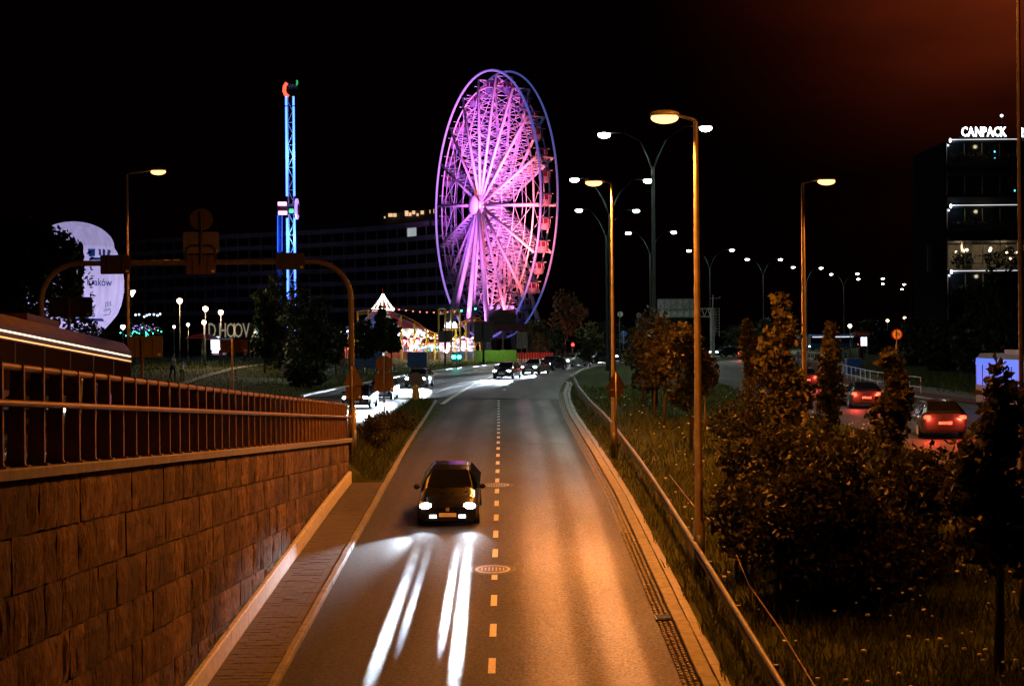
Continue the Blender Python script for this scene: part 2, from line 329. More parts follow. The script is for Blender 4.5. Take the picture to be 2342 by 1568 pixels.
def stone_mat():
    m = bpy.data.materials.new('split_stone'); m.use_nodes = True; nt = m.node_tree; nd = nt.nodes; L = nt.links; b = nd['Principled BSDF']
    def mr(src, a, c, lo, hi):
        q = nd.new('ShaderNodeMapRange'); q.inputs[1].default_value = a; q.inputs[2].default_value = c; q.inputs[3].default_value = lo; q.inputs[4].default_value = hi; L.new(src, q.inputs[0]); return q.outputs[0]
    def ml(a, c, op='MULTIPLY'):
        q = nd.new('ShaderNodeMath'); q.operation = op; L.new(a, q.inputs[0]); L.new(c, q.inputs[1]); return q.outputs[0]
    t = nd.new('ShaderNodeTexCoord'); oi = nd.new('ShaderNodeObjectInfo')
    def nz(sc, det, st, rough=.6, dist=0):
        mp = nd.new('ShaderNodeMapping'); mp.inputs['Scale'].default_value = st; L.new(t.outputs['Object'], mp.inputs[0]); n = nd.new('ShaderNodeTexNoise'); n.inputs['Scale'].default_value = sc; n.inputs['Detail'].default_value = det; n.inputs['Roughness'].default_value = rough; n.inputs['Distortion'].default_value = dist; L.new(mp.outputs[0], n.inputs[0]); return n.outputs[0]
    tool = nz(16, 5, (1, 1, .22), .6); rock = nz(4.5, 10, (1, 1, .7), .72, .4); stain = nz(.8, 5, (1, 1, .4), .6); pit = nz(9, 4, (1, 1, .3), .5, .3)
    h = ml(ml(mr(tool, .3, .7, .35, 1.), mr(rock, .3, .7, .2, 1.)), mr(pit, .30, .40, .0, 1.))
    cr = nd.new('ShaderNodeValToRGB'); e = cr.color_ramp.elements; e[0].position = .04; e[0].color = (.012, .008, .006, 1); e[1].position = .75; e[1].color = (.27, .175, .115, 1); k = e.new(.3); k.color = (.115, .074, .05, 1); L.new(h, cr.inputs[0])
    sc = ml(mr(oi.outputs['Random'], 0, 1, .65, 1.25), mr(stain, .3, .7, .45, 1.3))
    vm = nd.new('ShaderNodeVectorMath'); vm.operation = 'SCALE'; L.new(cr.outputs[0], vm.inputs[0]); L.new(sc, vm.inputs['Scale']); L.new(vm.outputs[0], b.inputs['Base Color'])
    bp = nd.new('ShaderNodeBump'); bp.inputs['Strength'].default_value = 1.; bp.inputs['Distance'].default_value = .05; L.new(h, bp.inputs['Height']); L.new(bp.outputs[0], b.inputs['Normal']); b.inputs['Roughness'].default_value = .85; b.inputs['Specular IOR Level'].default_value = .25
    return m
M['stone'] = stone_mat()
M['lawn'] = mat('lawn_soil', (.045, .055, .018), .95, 0, .5, 1.6, .4, 14, .05)

# ------------------------------------------------------------------ ground and roads
def sample_poly(pts, n):
    pts = np.array(pts, float); seg = np.linalg.norm(np.diff(pts, axis=0), axis=1); s = np.concatenate([[0], np.cumsum(seg)]); t = np.linspace(0, s[-1], n)
    return np.stack([np.interp(t, s, pts[:, 0]), np.interp(t, s, pts[:, 1])], 1)
XL = lambda y: interp(y, [8, 22, 45, 65, 88, 97], [-4.36, -4.35, -4.3, -4.5, -4.95, -5.15])
right_px = [(1288, 950), (1280, 925), (1277, 902), (1286, 880), (1305, 862), (1330, 848), (1365, 838), (1400, 832), (1470, 825), (1560, 820), (1700, 814), (1850, 810)]
rp = [gp(*p) for p in right_px]
XR_y = [8, 28, 46, 65] + [p[1] for p in rp if p[1] < 125]; XR_x = [3.1, 3.05, 2.99, 2.82] + [p[0] for p in rp if p[1] < 125]
XR = lambda y: interp(y, XR_y, XR_x)
left_px = [(690, 908), (787, 887), (943, 857), (1050, 843), (1141, 834), (1230, 826), (1300, 819), (1400, 812), (1520, 807), (1700, 801), (1850, 799)]
lp = [gp(*p) for p in left_px]
LE = [(-17.5, 8), (-16.5, 50), (-15.6, 80)] + lp[0:1]
rc_l = [(11, 20), (13, 40), (15, 60), (16, 87), (17, 112)] + [gp(*p) for p in ((1600, 862), (1590, 842), (1620, 829), (1680, 824), (1790, 820), (1900, 818))]
rc_r = [(19, 20), (24, 45), (26, 60), (28.2, 80)] + [gp(*p) for p in ((2232, 934), (2080, 906), (1939, 884), (1880, 866), (1840, 846), (1850, 832), (1900, 825))]
xs = np.unique(np.concatenate([[-900, -500, -300, -200], np.arange(-160, -20, 8), np.arange(-20, -8, 1.5), [-7.2, -6.9, -6.5, -6.1, -5.74, -5.70, -5.3, -4.95, -4.6, -4.42, -4.3, 3.45, 3.7, 3.85, 4.1, 4.5, 5, 5.5, 6, 6.5, 7, 8], np.arange(9, 40, 1.5), np.arange(40, 200, 8), [240, 320, 500, 900]]))
ys = np.unique(np.concatenate([np.arange(6, 49, 1.5), [49.39, 49.41], np.arange(50.5, 130, 1.5), np.arange(130, 260, 4), np.arange(260, 460, 20), [500, 600, 800, 1100, 1550]]))
gm = MB()
def gz(x, y):
    z = T(x, y) - .02
    if -4.32 < x < 3.5 and y < 100: z -= .3
    if -7.1 >= x > -16 and y < 97: z -= .1
    return z
gm.grid([[(x, y, gz(x, y)) for x in xs] for y in ys])
ground = setting(build(gm, 'ground', M['lawn'], smooth=True))
def strip(name, Lp, Rp, n, k, m, dz=.03, zfun=None):
    a = sample_poly(Lp, n); b = sample_poly(Rp, n); mb = MB(); rows = []
    for i in range(n):
        rows.append([(x, y, (zfun(y) if zfun else T(x, y)) + dz) for x, y in (a[i] + (b[i] - a[i]) * t for t in np.linspace(0, 1, k))])
    mb.grid(rows); return setting(build(mb, name, m, smooth=True))
yy = np.arange(8, 101.1, 1.5)
main_road = strip('underpass_road', [(XL(y), y) for y in yy], [(XR(y), y) for y in yy], 60, 12, M['asphalt'], .0, zr)
slip_road = strip('slip_road', LE, [(-6.95, 8), (-6.95, 50), (-7.0, 85), (-5.4, 97)], 60, 8, M['asphalt2'], .02, zl)
far_L = lp; far_R = [(XR(97.5), 97.2)] + [p for p in rp if p[1] > 98]
far_road = strip('junction_road', far_L, far_R, 90, 16, M['asphalt2'], .035, zf)
right_road = strip('right_carriageway', rc_l, rc_r, 90, 10, M['asphalt2'], .035)
# painted markings
def dash(x, y0, y1, w, zfun, parent, lift=.006, slope=0):
    mb = MB(); n = 3; rows = []
    for i in range(n):
        y = y0 + (y1 - y0) * i / (n - 1); xx = x + slope * (y - y0); rows.append([(xx - w / 2, y, zfun(y) + lift), (xx + w / 2, y, zfun(y) + lift)])
    mb.grid(rows); return build(mb, 'lane_dash', M['paint'], parent)
CXD = lambda y: interp(y, [20, 28, 46, 65, 97], [-.42, -.44, -.54, -.66, -.95])
y = 24.2
while y < 96:
    dash(CXD(y), y, y + 1.0, .14, zr, main_road); y += 2.55 if y > 20 else 3
def line_px(name, pts, w, parent, zfun, lift=.045):
    p = sample_poly([gp(*q) for q in pts], 24); mb = MB(); rows = []
    for i in range(len(p)):
        d = p[min(i + 1, len(p) - 1)] - p[max(i - 1, 0)]; d /= np.linalg.norm(d); nn = np.array([-d[1], d[0]]) * w / 2
        rows.append([(*(p[i] - nn), zfun(p[i][1]) + lift), (*(p[i] + nn), zfun(p[i][1]) + lift)])
    mb.grid(rows); return build(mb, name, M['paint'], parent)
line_px('edge_line', [(992, 938), (1030, 912), (1066, 890), (1100, 871), (1140, 856)], .32, far_road, zf, .055)
line_px('edge_line', [(905, 942), (960, 916), (1010, 894), (1066, 872), (1140, 854)], .16, far_road, zf, .055)
cpts = sample_poly([gp(*q) for q in ((1152, 894), (1166, 880), (1190, 866), (1230, 850), (1290, 836), (1360, 827))], 30)
for i in range(0, 28, 2):
    a, b = cpts[i], cpts[i + 1]; d = b - a; d /= np.linalg.norm(d); b = a + (b - a) * .8; nn = np.array([-d[1], d[0]]) * .08
    mb = MB(); mb.grid([[(*(q - nn), zf(q[1]) + .05), (*(q + nn), zf(q[1]) + .05)] for q in (a, b)]); build(mb, 'lane_dash', M['paint'], far_road)
# transverse construction joint across the ramp
mb = MB(); mb.grid([[(x, y, zr(y) + .004) for x in np.linspace(XL(62) + .05, XR(62) - .05, 6)] for y in (62.0, 62.12)]); build(mb, 'tar_joint', M['tar'], main_road)
mb = MB(); mb.grid([[(x, y, zr(y) + .004) for x in np.linspace(XL(88) + .05, XR(88) - .05, 6)] for y in (88.0, 88.12)]); build(mb, 'tar_joint', M['tar'], main_road)
mb = MB(); mb.tube([(-1.1 + .12 * math.sin(y * .7) - .012 * (y - 62), y, zr(y) + .002) for y in np.arange(62.3, 88, .8)], .018, 4); build(mb, 'crack_seal', M['black'], main_road)

# pavement, kerbs, gutter
sw = MB(); sw.grid([[(x, y, zr(y) + .07) for x in (-5.66, -4.5)] for y in np.arange(8, 50, 1)]); pavement = setting(build(sw, 'pavement', M['mortar']))
pv = MB(); pv.box((0, 0, 0), (.365, .188, .08)); pme = pv.mesh('paver', M['paver']); extra = MB(); cnt = 0
for i in range(150):
    y = 19.5 + .2 * i
    if y > 49.2: break
    xs_p = [(-5.58 + .3615 * k + .18, .355) for k in range(3)] if i % 2 == 0 else [(-5.58 + .09, .172)] + [(-5.58 + .181 + .3615 * k + .18, .355) for k in range(2)] + [(-5.58 + .994, .172)]
    for x, w_ in xs_p:
        if cnt < 300 and y > 25.5:
            o = bpy.data.objects.new('paver', pme); link(o, pavement); o.location = (x, y, zr(y) + .07 + random.uniform(-.004, .004)); o.scale = (w_ / .365, 1, 1); o.rotation_euler = (math.atan(zr(y + .5) - zr(y - .5)) + random.uniform(-.01, .01), random.uniform(-.012, .012), 0); cnt += 1
        else: extra.box((x, y, zr(y) + .07), (w_, .188, .08))
ex = build(extra, 'paver', M['paver'], pavement); ex['kind'] = 'stuff'
def kerb_run(name, fx, y0, y1, step, w, h, zfun, m, parent=None, dzb=-.1):
    root = thing(name, 'x', 'kerb') if parent is None else parent; y = y0
    while y < y1:
        s = step * random.uniform(.96, 1.04); mb = MB(); j = random.uniform(-.008, .008)
        rows = []
        for t in (0.006, .5, .994):
            yy_ = y + s * t; x = fx(yy_) + j; z = zfun(yy_)
            rows.append([(x - w / 2, yy_, z + dzb), (x - w / 2, yy_, z + h - .015), (x - w / 2 + .015, yy_, z + h), (x + w / 2 - .015, yy_, z + h), (x + w / 2, yy_, z + h - .015), (x + w / 2, yy_, z + dzb)])
        mb.grid(rows); mb.add(rows[0], [(5, 4, 3, 2, 1, 0)]); mb.add(rows[-1], [(0, 1, 2, 3, 4, 5)])
        build(mb, 'kerb_stone', m, root); y += s
    return root
kl = kerb_run('kerb', lambda y: XL(y) - .08, 20, 96, 1.0, .15, .13, zr, M['kerb']); kl['label'] = 'grey kerb between the left pavement and the sunken road'
kr = kerb_run('kerb', lambda y: XR(y) + .47, 20, 118, 1.0, .28, .12, zr, M['kerb']); kr['label'] = 'grey kerb between cobbled gutter and the grass bank on the right'
# pale outer concrete edging of the right kerb
kerb_run('kerb', lambda y: XR(y) + .74, 20, 118, 1.0, .2, .09, zr, M['coping'], kr)
gut = MB(); gut.grid([[(XR(y) + dx, y, zr(y) - .02) for dx in (-.03, .36)] for y in np.arange(18, 120, 1.5)]); gutter = setting(build(gut, 'gutter', M['mortar']))
cb = MB(); cb.lathe([(.068, -.06), (.068, 0), (.05, .022)], n=6); cme = cb.mesh('cobblestone', M['cobble'], smooth='auto')
cs = MB(); cnt = 0; y = 23.0
while y < 105:
    for k in range(3):
        x = XR(y) + .045 + .115 * k + random.uniform(-.01, .01); yv = y + (.08 if k % 2 else 0)
        if cnt < 300:
            o = bpy.data.objects.new('cobblestone', cme); link(o, gutter); o.location = (x, yv, zr(yv) + random.uniform(-.012, .01)); o.scale = (.8 * random.uniform(.85, 1), 1.15 * random.uniform(.85, 1.05), 1); o.rotation_euler = (0, 0, random.uniform(-.15, .15)); cnt += 1
        else: cs.box((x, yv, zr(yv)), (.095, .14, .03), random.uniform(-.1, .1))
    y += .17
o = build(cs, 'cobblestone', M['cobble'], gutter); o['kind'] = 'stuff'
mb = MB(); yg = 30.6; xg = XR(yg) + .18; mb.box((xg, yg, zr(yg) + .016), (.4, .5, .05))
dg = tag(build(mb, 'drain_grate', M['iron'], origin=(xg, yg, zr(yg))), 'iron drain grate set in the cobbled gutter on the right', 'drain')
for i in range(6):
    mb = MB(); mb.box((xg, yg - .2 + .08 * i, zr(yg) + .047), (.34, .03, .02)); build(mb, 'bar', M['iron'], dg)
def kerb_px(name, label, pts, w, h, n):
    p = sample_poly(pts, n); root = thing(name, label, 'kerb')
    for i in range(n - 1):
        a, b = p[i], p[i + 1]; d = (b - a); L = np.linalg.norm(d); ang = math.atan2(d[1], d[0]); c = (a + b) / 2
        mb = MB(); za, zb = zf(a[1]), zf(b[1]); nn = np.array([-d[1], d[0]]) / L * w / 2; q0 = a + d * .01; q1 = b - d * .01; rows = []
        for q, z in ((q0, za), (q1, zb)): rows.append([(*(q - nn), z - .05), (*(q - nn), z + h), (*(q + nn), z + h), (*(q + nn), z - .05)])
        mb.grid(rows); mb.add(rows[0], [(3, 2, 1, 0)]); mb.add(rows[1], [(0, 1, 2, 3)]); build(mb, 'kerb_stone', M['concrete'], root)
kerb_px('kerb', 'pale kerb along the far left edge of the junction road', lp[:7], .3, .16, 60)
kerb_px('kerb', 'kerb round the tip of the grass median on the right of the bend', [p for p in far_R[3:9]], .25, .14, 30)
kerb_px('kerb', 'kerb below the red cycle path beside the right carriageway', rc_r[3:8], .25, .14, 40)

# ------------------------------------------------------------------ manholes
def manhole(x, y, label):
    z = zr(y); sl = math.atan(zr(y + .5) - zr(y - .5)); root = thing('manhole_cover', label, 'manhole', (x, y, z + .004), 'manhole covers in the sunken road'); root.rotation_euler = (sl, 0, 0)
    for nm, pr, m, k in (('collar', [(.60, 0), (.60, .004), (.44, .008), (.44, .0)], M['asphalt2'], 24), ('rim', [(.44, 0), (.44, .012), (.375, .014), (.375, .0)], M['steel'], 28), ('lid', [(.37, 0), (.37, .007), (.01, .009)], M['iron'], 28)):
        mb = MB(); mb.lathe(pr, (0, 0, 0), k); o = bpy.data.objects.new(nm, mb.mesh(nm, m)); link(o, root)
    for i in range(7):
        mb = MB(); mb.box((-.27 + .09 * i, 0, .012), (.035, .42 if abs(i - 3) < 2 else .3, .008)); o = bpy.data.objects.new('tread_bar', mb.mesh('tread_bar', M['steel'])); link(o, root)
manhole((1127 - CX) * 35.5 / F - .05, 35.5, 'nearer round iron manhole cover on the dashed line')
manhole((1133 - CX) * 49 / F, 49, 'farther round iron manhole cover near the dashed line')

# ------------------------------------------------------------------ retaining wall with railing
WX = -5.70
wall = thing('retaining_wall', 'tall retaining wall of rough split stone blocks beside the sunken road', 'wall', (WX, 16, zr(16)))
bw = MB(); rows = [[(WX - .06, y, zr(y) - .3), (WX - .06, y, zl(y) - .1), (WX - .45, y, zl(y) - .1), (WX - .45, y, zr(y) - .3)] for y in list(np.arange(6, 49, 1)) + [49.3]]
bw.grid(rows); bw.add(rows[-1], [(0, 1, 2, 3)]); build(bw, 'backing', M['mortar'], wall)
PLT = .44
def px_of(x, y): return CX + x * F / y
nb = 0
for c in range(9):
    y = 13.5 + random.uniform(0, .5)
    while y < 49.1:
        w = random.choice([.3, .38, .5, .62, .8, 1.05, 1.2]) * random.uniform(.9, 1.1)
        y1 = min(y + w, 49.28)
        if 49.28 - y1 < .25: y1 = 49.28
        ym = (y + y1) / 2; h = .66; top = .125 + h * c; bot = top + h
        lim = zl(ym) - (zr(ym) + .07 + PLT)
        if top > lim - .12: y = y1; continue
        bot_ = min(bot, lim)
        yv = 784 + (4.2 - (zl(ym) - top)) / ym * F
        if px_of(WX, y1) < -60 or yv > 1640: y = y1; continue
        mb = MB(); ny, nz_ = 5, 5; g0 = .005; rows = []
        prot = random.uniform(.0, .018)
        split_top = random.uniform(-.015, .015); jl = random.uniform(-.015, .015)
        for j in range(nz_):
            row = []
            for i in range(ny):
                fy = i / (ny - 1); fz = j / (nz_ - 1)
                yy_ = y + g0 + (y1 - y - 2 * g0) * fy; tt = bot_ - g0 - (bot_ - top - 2 * g0) * fz
                edge = i in (0, ny - 1) or j in (0, nz_ - 1)
                dx = prot + (random.uniform(-.02, .0) if edge else random.uniform(.0, .035)) 
                if edge: yy_ += random.uniform(-.004, .012) * (1 if i == 0 else -1 if i == ny - 1 else 0); tt += random.uniform(-.004, .02) * (-1 if j == 0 else 1 if j == nz_ - 1 else 0)
                row.append((WX + dx, yy_, zl(yy_) - tt))
            rows.append(row)
        mb.grid(rows)
        per = rows[0] + [r[-1] for r in rows[1:]] + rows[-1][-2::-1] + [r[0] for r in rows[-2:0:-1]]
        n = len(per); vs = per + [(WX - .08, p[1], p[2]) for p in per]; mb.add(vs, [((i + 1) % n, i, n + i, n + (i + 1) % n) for i in range(n)])
        if y1 - y > 0: build(mb, 'stone_block', M['stone'], wall); nb += 1
        y = y1
# plinth and coping
y = 17.0
while y < 49.2:
    y1 = min(y + random.uniform(1.5, 2.4), 49.3); mb = MB(); rows = []
    for t in (.004, .996):
        q = y + (y1 - y) * t; z = zr(q) + .02; rows.append([(WX + .1, q, z), (WX + .1, q, z + PLT), (WX + .075, q, z + PLT + .03), (WX - .05, q, z + PLT + .03)])
    mb.grid(rows); mb.add([(WX - .05, r[0][1], r[0][2]) for r in rows], []); mb.add(rows[0] + [(WX - .05, rows[0][0][1], rows[0][0][2])], [(4, 3, 2, 1, 0)]); mb.add(rows[1] + [(WX - .05, rows[1][0][1], rows[1][0][2])], [(0, 1, 2, 3, 4)])
    build(mb, 'plinth_panel', M['concrete'], wall); y = y1
y = 12.0
while y < 49.3:
    y1 = min(y + 1.25, 49.42); mb = MB(); rows = []
    for t in (.003, .997):
        q = y + (y1 - y) * t; z = zl(q); rows.append([(WX + .12, q, z - .12), (WX + .13, q, z - .01), (WX + .11, q, z + .01), (WX - .55, q, z + .01), (WX - .55, q, z - .12)])
    mb.grid(rows); mb.add(rows[0], [(4, 3, 2, 1, 0)]); mb.add(rows[1], [(0, 1, 2, 3, 4)]); mb.grid([[r[4] for r in rows][::-1], [r[0] for r in rows][::-1]])
    build(mb, 'coping_stone', M['coping'], wall); y = y1
RH = 1.16
rail = thing('railing', 'brown steel railing of upright fins with two tube rails on the stone wall', 'railing', (WX - .05, 16, zl(16)))
ptsT = [(WX - .02, y, zl(y) + RH) for y in np.arange(12, 49.2, .7)]
mb = MB(); mb.tube(ptsT, .045, 10); build(mb, 'top_rail', M['rail'], rail, True)
mb = MB(); mb.tube([(WX + .10, y, zl(y) + .74) for y in np.arange(12, 49.2, .7)], .042, 10); build(mb, 'middle_rail', M['rail'], rail, True)
q = 49.25; mb = MB(); mb.box((WX + .06, q, zl(q) + .70), (.12, .16, .34)); build(mb, 'end_plate', M['rail'], rail)
i = 0; y = 13.0
while y < 49.2:
    z = zl(y); x = WX - .02; th = .016
    poly = [(-.16, .03), (-.135, .5), (-.10, RH - .02), (-.02, RH + .06), (.055, RH + .05), (.06, RH - .07), (.03, RH - .10), (.045, .8), (.045, .1), (.075, .03)]
    mb = MB(); mb.plate([(p[0], p[1]) for p in poly], (x, y, z), (1, 0, 0), (0, 0, 1), th); p = build(mb, 'fin_post', M['fin'], rail)
    mb = MB(); mb.box((x - .04, y, z + .022), (.3, .12, .022)); build(mb, 'foot_plate', M['fin'], p)
    mb = MB(); mb.box((x + .052, y, z + .60), (.018, .05, 1.12)); build(mb, 'flange', M['rail'], p)
    mb = MB(); mb.cyl((x + .06, y, z + .74), (x + .12, y, z + .74), .018, n=6); build(mb, 'clip', M['dark'], p)
    y += .7
for k in range(9):
    pass

# ------------------------------------------------------------------ grass (uncountable)
def blades(n, xy, hmin, hmax, w, name, m, lean=.25):
    x, y = xy; n = len(x); z = np.array([T(a, b) for a, b in zip(x, y)]) - .03
    h = RNG.uniform(hmin, hmax, n); a = RNG.uniform(0, 2 * np.pi, n); lx = RNG.normal(0, lean, n) * h; ly = RNG.normal(0, lean, n) * h
    ww = w * (.7 + .6 * RNG.random(n)) * (1 + y / 60); dx = np.cos(a) * ww; dy = np.sin(a) * ww
    v = np.empty((n, 4, 3)); v[:, 0] = np.stack([x - dx, y - dy, z], 1); v[:, 1] = np.stack([x + dx, y + dy, z], 1)
    v[:, 2] = np.stack([x + dx * .7 + lx * .4, y + dy * .7 + ly * .4, z + h * .6], 1); v[:, 3] = np.stack([x + lx, y + ly, z + h], 1)
    f = np.arange(n)[:, None] * 4 + np.array([[0, 1, 2, 3]])
    return quadmesh(name, v.reshape(-1, 3), f, m)
def quadmesh(name, v, f, m, parent=None):
    me = bpy.data.meshes.new(name); nv, nf = len(v), len(f); me.vertices.add(nv); me.loops.add(nf * 4); me.polygons.add(nf)
    off = WOFF.get(parent.name, (0, 0, 0)) if parent is not None else (0, 0, 0)
    me.vertices.foreach_set('co', (v - np.array(off)).astype(np.float32).ravel()); me.loops.foreach_set('vertex_index', f.astype(np.int32).ravel())
    me.polygons.foreach_set('loop_start', np.arange(0, nf * 4, 4, dtype=np.int32)); me.materials.append(m); me.update(calc_edges=True)
    o = bpy.data.objects.new(name, me); link(o, parent); return o
def scatter(n, x0, x1, y0, y1, ok, power=2.0):
    u = RNG.random(n * 3); y = y0 * (y1 / y0) ** u; x = RNG.uniform(0, 1, n * 3); X0 = np.array([x0(b) if callable(x0) else x0 for b in y]); X1 = np.array([x1(b) if callable(x1) else x1 for b in y]); x = X0 + (X1 - X0) * x
    k = np.array([ok(a, b) for a, b in zip(x, y)]); return x[k][:n], y[k][:n]
RCL = lambda y: interp(y, [p[1] for p in rc_l[:5]], [p[0] for p in rc_l[:5]])
inframe = lambda x, y: -60 < CX + x * F / y < 2420
gx, gy = scatter(42000, lambda y: XR(y) + .86 + .12 * math.sin(y * 2.1), lambda y: min(RCL(y) - .3, y * .38 + .5), 17, 112, inframe)
o = blades(0, (gx, gy), .12, .38, .008, 'grass', M['grassb']); o['kind'] = 'stuff'; o['label'] = 'rough grass on the bank right of the sunken road'
gx, gy = scatter(9000, lambda y: -6.85, lambda y: XL(y) - .2 - .12 * math.sin(y * 1.7) ** 2, 49.8, 95, lambda x, y: x < -4.6 - max(0, (y - 85) * .05))
o = blades(0, (gx, gy), .15, .5, .008, 'grass', M['grassb']); o['kind'] = 'stuff'; o['label'] = 'grass wedge between slip road and sunken road'
gx, gy = scatter(16000, lambda y: -70, lambda y: interp(y, [p[1] for p in LE] + [p[1] for p in lp[1:5]], [p[0] for p in LE] + [p[0] for p in lp[1:5]]) - .5, 55, 190, inframe)
o = blades(0, (gx, gy), .1, .3, .012, 'grass', M['grassb']); o['kind'] = 'stuff'; o['label'] = 'lawn beyond the left kerb of the slip road'
gx, gy = scatter(2600, 28, 48, 70, 130, lambda x, y: x > interp(y, [p[1] for p in rc_r[:9]], [p[0] for p in rc_r[:9]]) + 3.6 and inframe(x, y))
o = blades(0, (gx, gy), .2, .5, .012, 'grass', M['grassb']); o['kind'] = 'stuff'; o['label'] = 'grass beyond the red cycle path on the right'
# wild flowers: stalks with pale heads
fx, fy = scatter(320, lambda y: XR(y) + 1.6, lambda y: min(RCL(y) - .3, y * .37), 19.5, 95, inframe)
fm = MB()
for a, b in zip(fx, fy):
    z = T(a, b); h = random.uniform(.25, .62); s = random.uniform(.022, .05); t = random.uniform(-.12, .12)
    fm.cyl((a, b, z), (a + t, b, z + h), .005, n=3, caps=False)
    fm.lathe([(s * .4, -s * .5), (s, 0), (s * .8, s * .45), (s * .2, s * .6)], (a + t, b, z + h), 7, 1)
o = build(fm, 'wildflowers', [M['grassb'], M['whitepaint']], kind='stuff', label='pale seed heads of wild flowers standing in the grass bank')

# ------------------------------------------------------------------ trees
def leaf_quads(c, size, jitter=1.0):
    n = len(c); a = RNG.normal(size=(n, 3)); a /= np.linalg.norm(a, axis=1)[:, None]; b = RNG.normal(size=(n, 3)); b -= a * (a * b).sum(1)[:, None]; b /= np.linalg.norm(b, axis=1)[:, None]
    s = size * RNG.uniform(.6, 1.4, n)[:, None]; nn = np.cross(a, b)
    v = np.empty((n, 4, 3)); v[:, 0] = c - a * s; v[:, 1] = c - b * s * .55 + nn * s * .15; v[:, 2] = c + a * s; v[:, 3] = c + b * s * .55 + nn * s * .15
    return v.reshape(-1, 3), (np.arange(n)[:, None] * 4 + np.array([[0, 1, 2, 3]]))
def crown_pts(lobes, n, shell=.5):
    vol = np.array([l[3] * l[4] * l[5] for l in lobes]) ** .8; k = RNG.choice(len(lobes), n, p=vol / vol.sum()); L = np.array(lobes)[k]
    d = RNG.normal(size=(n, 3)); d /= np.linalg.norm(d, axis=1)[:, None]; r = RNG.random(n) ** (1 / 3.) * (1 - shell) + shell * RNG.beta(5, 1.6, n)
    # clump: pull points to local clump centres
    p = L[:, :3] + d * r[:, None] * L[:, 3:6]
    nc = max(6, n // 45); cc = p[RNG.choice(n, nc)]; j = RNG.integers(0, nc, n)
    near = RNG.random(n) < .45; q = cc[j] + RNG.normal(size=(n, 3)) * np.array(L[:, 3:6]).mean() * .16; p[near] = q[near]
    return p
def tree(name, label, cat, base, H, W, crown0, lobes_n, leaves, lsize, m, group=None, trunk_r=.07, shape='oval', D=None, stems=1):
    root = thing(name, label, cat, base, group); base = Vector(base); D = D or W
    top = base.z + H; c0 = base.z + crown0; hc = H - crown0; lobes = []
    for i in range(lobes_n):
        t = (i + .5) / lobes_n
        if shape == 'column': wr = .5 * math.sin(math.pi * min(.97, .1 + .87 * t)) ** .6
        elif shape == 'cone': wr = .52 * (1 - t) ** .75 + .07
        else: wr = .5 * math.sin(math.pi * (.12 + .8 * t)) ** .7
        off = .45 * wr * (1 if shape != 'column' else .5)
        k = 1 if shape == 'column' else 2
        for _ in range(k):
            a = random.uniform(0, 6.28); ox, oy = math.cos(a) * off * W, math.sin(a) * off * D
            rr = wr * random.uniform(.6, .95)
            lobes.append((base.x + ox, base.y + oy, c0 + hc * t, rr * W, rr * D, hc / lobes_n * random.uniform(.8, 1.3)))
    tb = MB(); tp = base + Vector((random.uniform(-.1, .1), 0, crown0 + hc * .75))
    for sidx in range(stems):
        b0 = base + (Vector((random.uniform(-.3, .3) * W * .5, random.uniform(-.2, .2) * W, 0)) if stems > 1 else Vector((0, 0, 0)))
        tb.tube([b0 - Vector((0, 0, .15)), b0 + Vector((.02, 0, H * .25)), (b0 + tp) / 2 + Vector((.05, .03, 0)), tp], [trunk_r * 1.15, trunk_r * .9, trunk_r * .65, trunk_r * .2], 8)
    tr = build(tb, 'trunk', M['bark'], root, True)
    bb = MB()
    for l in lobes:
        s = base + Vector((0, 0, max(crown0 * .9, l[2] - base.z - l[5] - .15 * H))); bb.tube([s, (s + Vector(l[:3])) / 2 + Vector((0, 0, .05 * H)), Vector(l[:3])], [trunk_r * .4, trunk_r * .25, trunk_r * .1], 5)
    build(bb, 'limbs', M['bark'], tr, True)
    v, f = leaf_quads(crown_pts(lobes, leaves), lsize); quadmesh('crown', v, f, m, root); return root
def ptree(px, d, top_py, w_px, crown_py, label, name='young_maple', cat='tree', shape='oval', leaves=2500, ls=.1, m=None, group=None, tr=.06, lob=5, stems=1, D=None):
    b = on(px, d); s = F / d; hy = CY + ROLL * (CX - px); base_py = hy + (4.2 - b.z) * s; H = (base_py - top_py) / s; cr = max(.05, (base_py - crown_py) / s)
    return tree(name, label, cat, b, H, w_px / s, cr, lob, leaves, ls, m or M['leaf'], group, tr, shape, D, stems)
G1 = 'young trees on the grass bank right of the road'
ptree(2285, 24, 840, 260, 1285, 'young maple at the right edge with a bare trunk and cone-shaped crown', shape='cone', leaves=4200, ls=.10, group=G1, tr=.085, lob=7)
ptree(1790, 38, 682, 135, 1010, 'tallest slender young tree, left of the lamp post behind the dark shrubs', shape='column', leaves=3600, ls=.09, group=G1, tr=.06, lob=7)
ptree(1897, 40, 752, 85, 1000, 'thin young tree right of the lamp post behind the shrubs', shape='column', leaves=1700, ls=.085, group=G1, lob=6)
ptree(2042, 34, 800, 105, 1040, 'slim dark young tree that covers the foot of the round speed sign', shape='column', leaves=2600, ls=.085, group=G1, lob=7)
ptree(1580, 53, 752, 125, 925, 'small tree with a bare dark trunk left of the tall lamp post', shape='oval', leaves=2200, ls=.11, group=G1, lob=5)
ptree(1612, 60, 840, 60, 890, 'low leafy sapling just behind the tall lamp post', shape='oval', leaves=700, ls=.10, group=G1, lob=3)
ptree(1470, 80, 745, 80, 885, 'leftmost of three saplings standing close together in the median', leaves=1700, ls=.14, group=G1, lob=5)
ptree(1497, 72, 712, 105, 880, 'middle and tallest of three saplings in the median', leaves=2200, ls=.13, group=G1, lob=6)
ptree(1520, 68, 735, 80, 880, 'rightmost of three saplings in the median', leaves=1700, ls=.13, group=G1, lob=5)
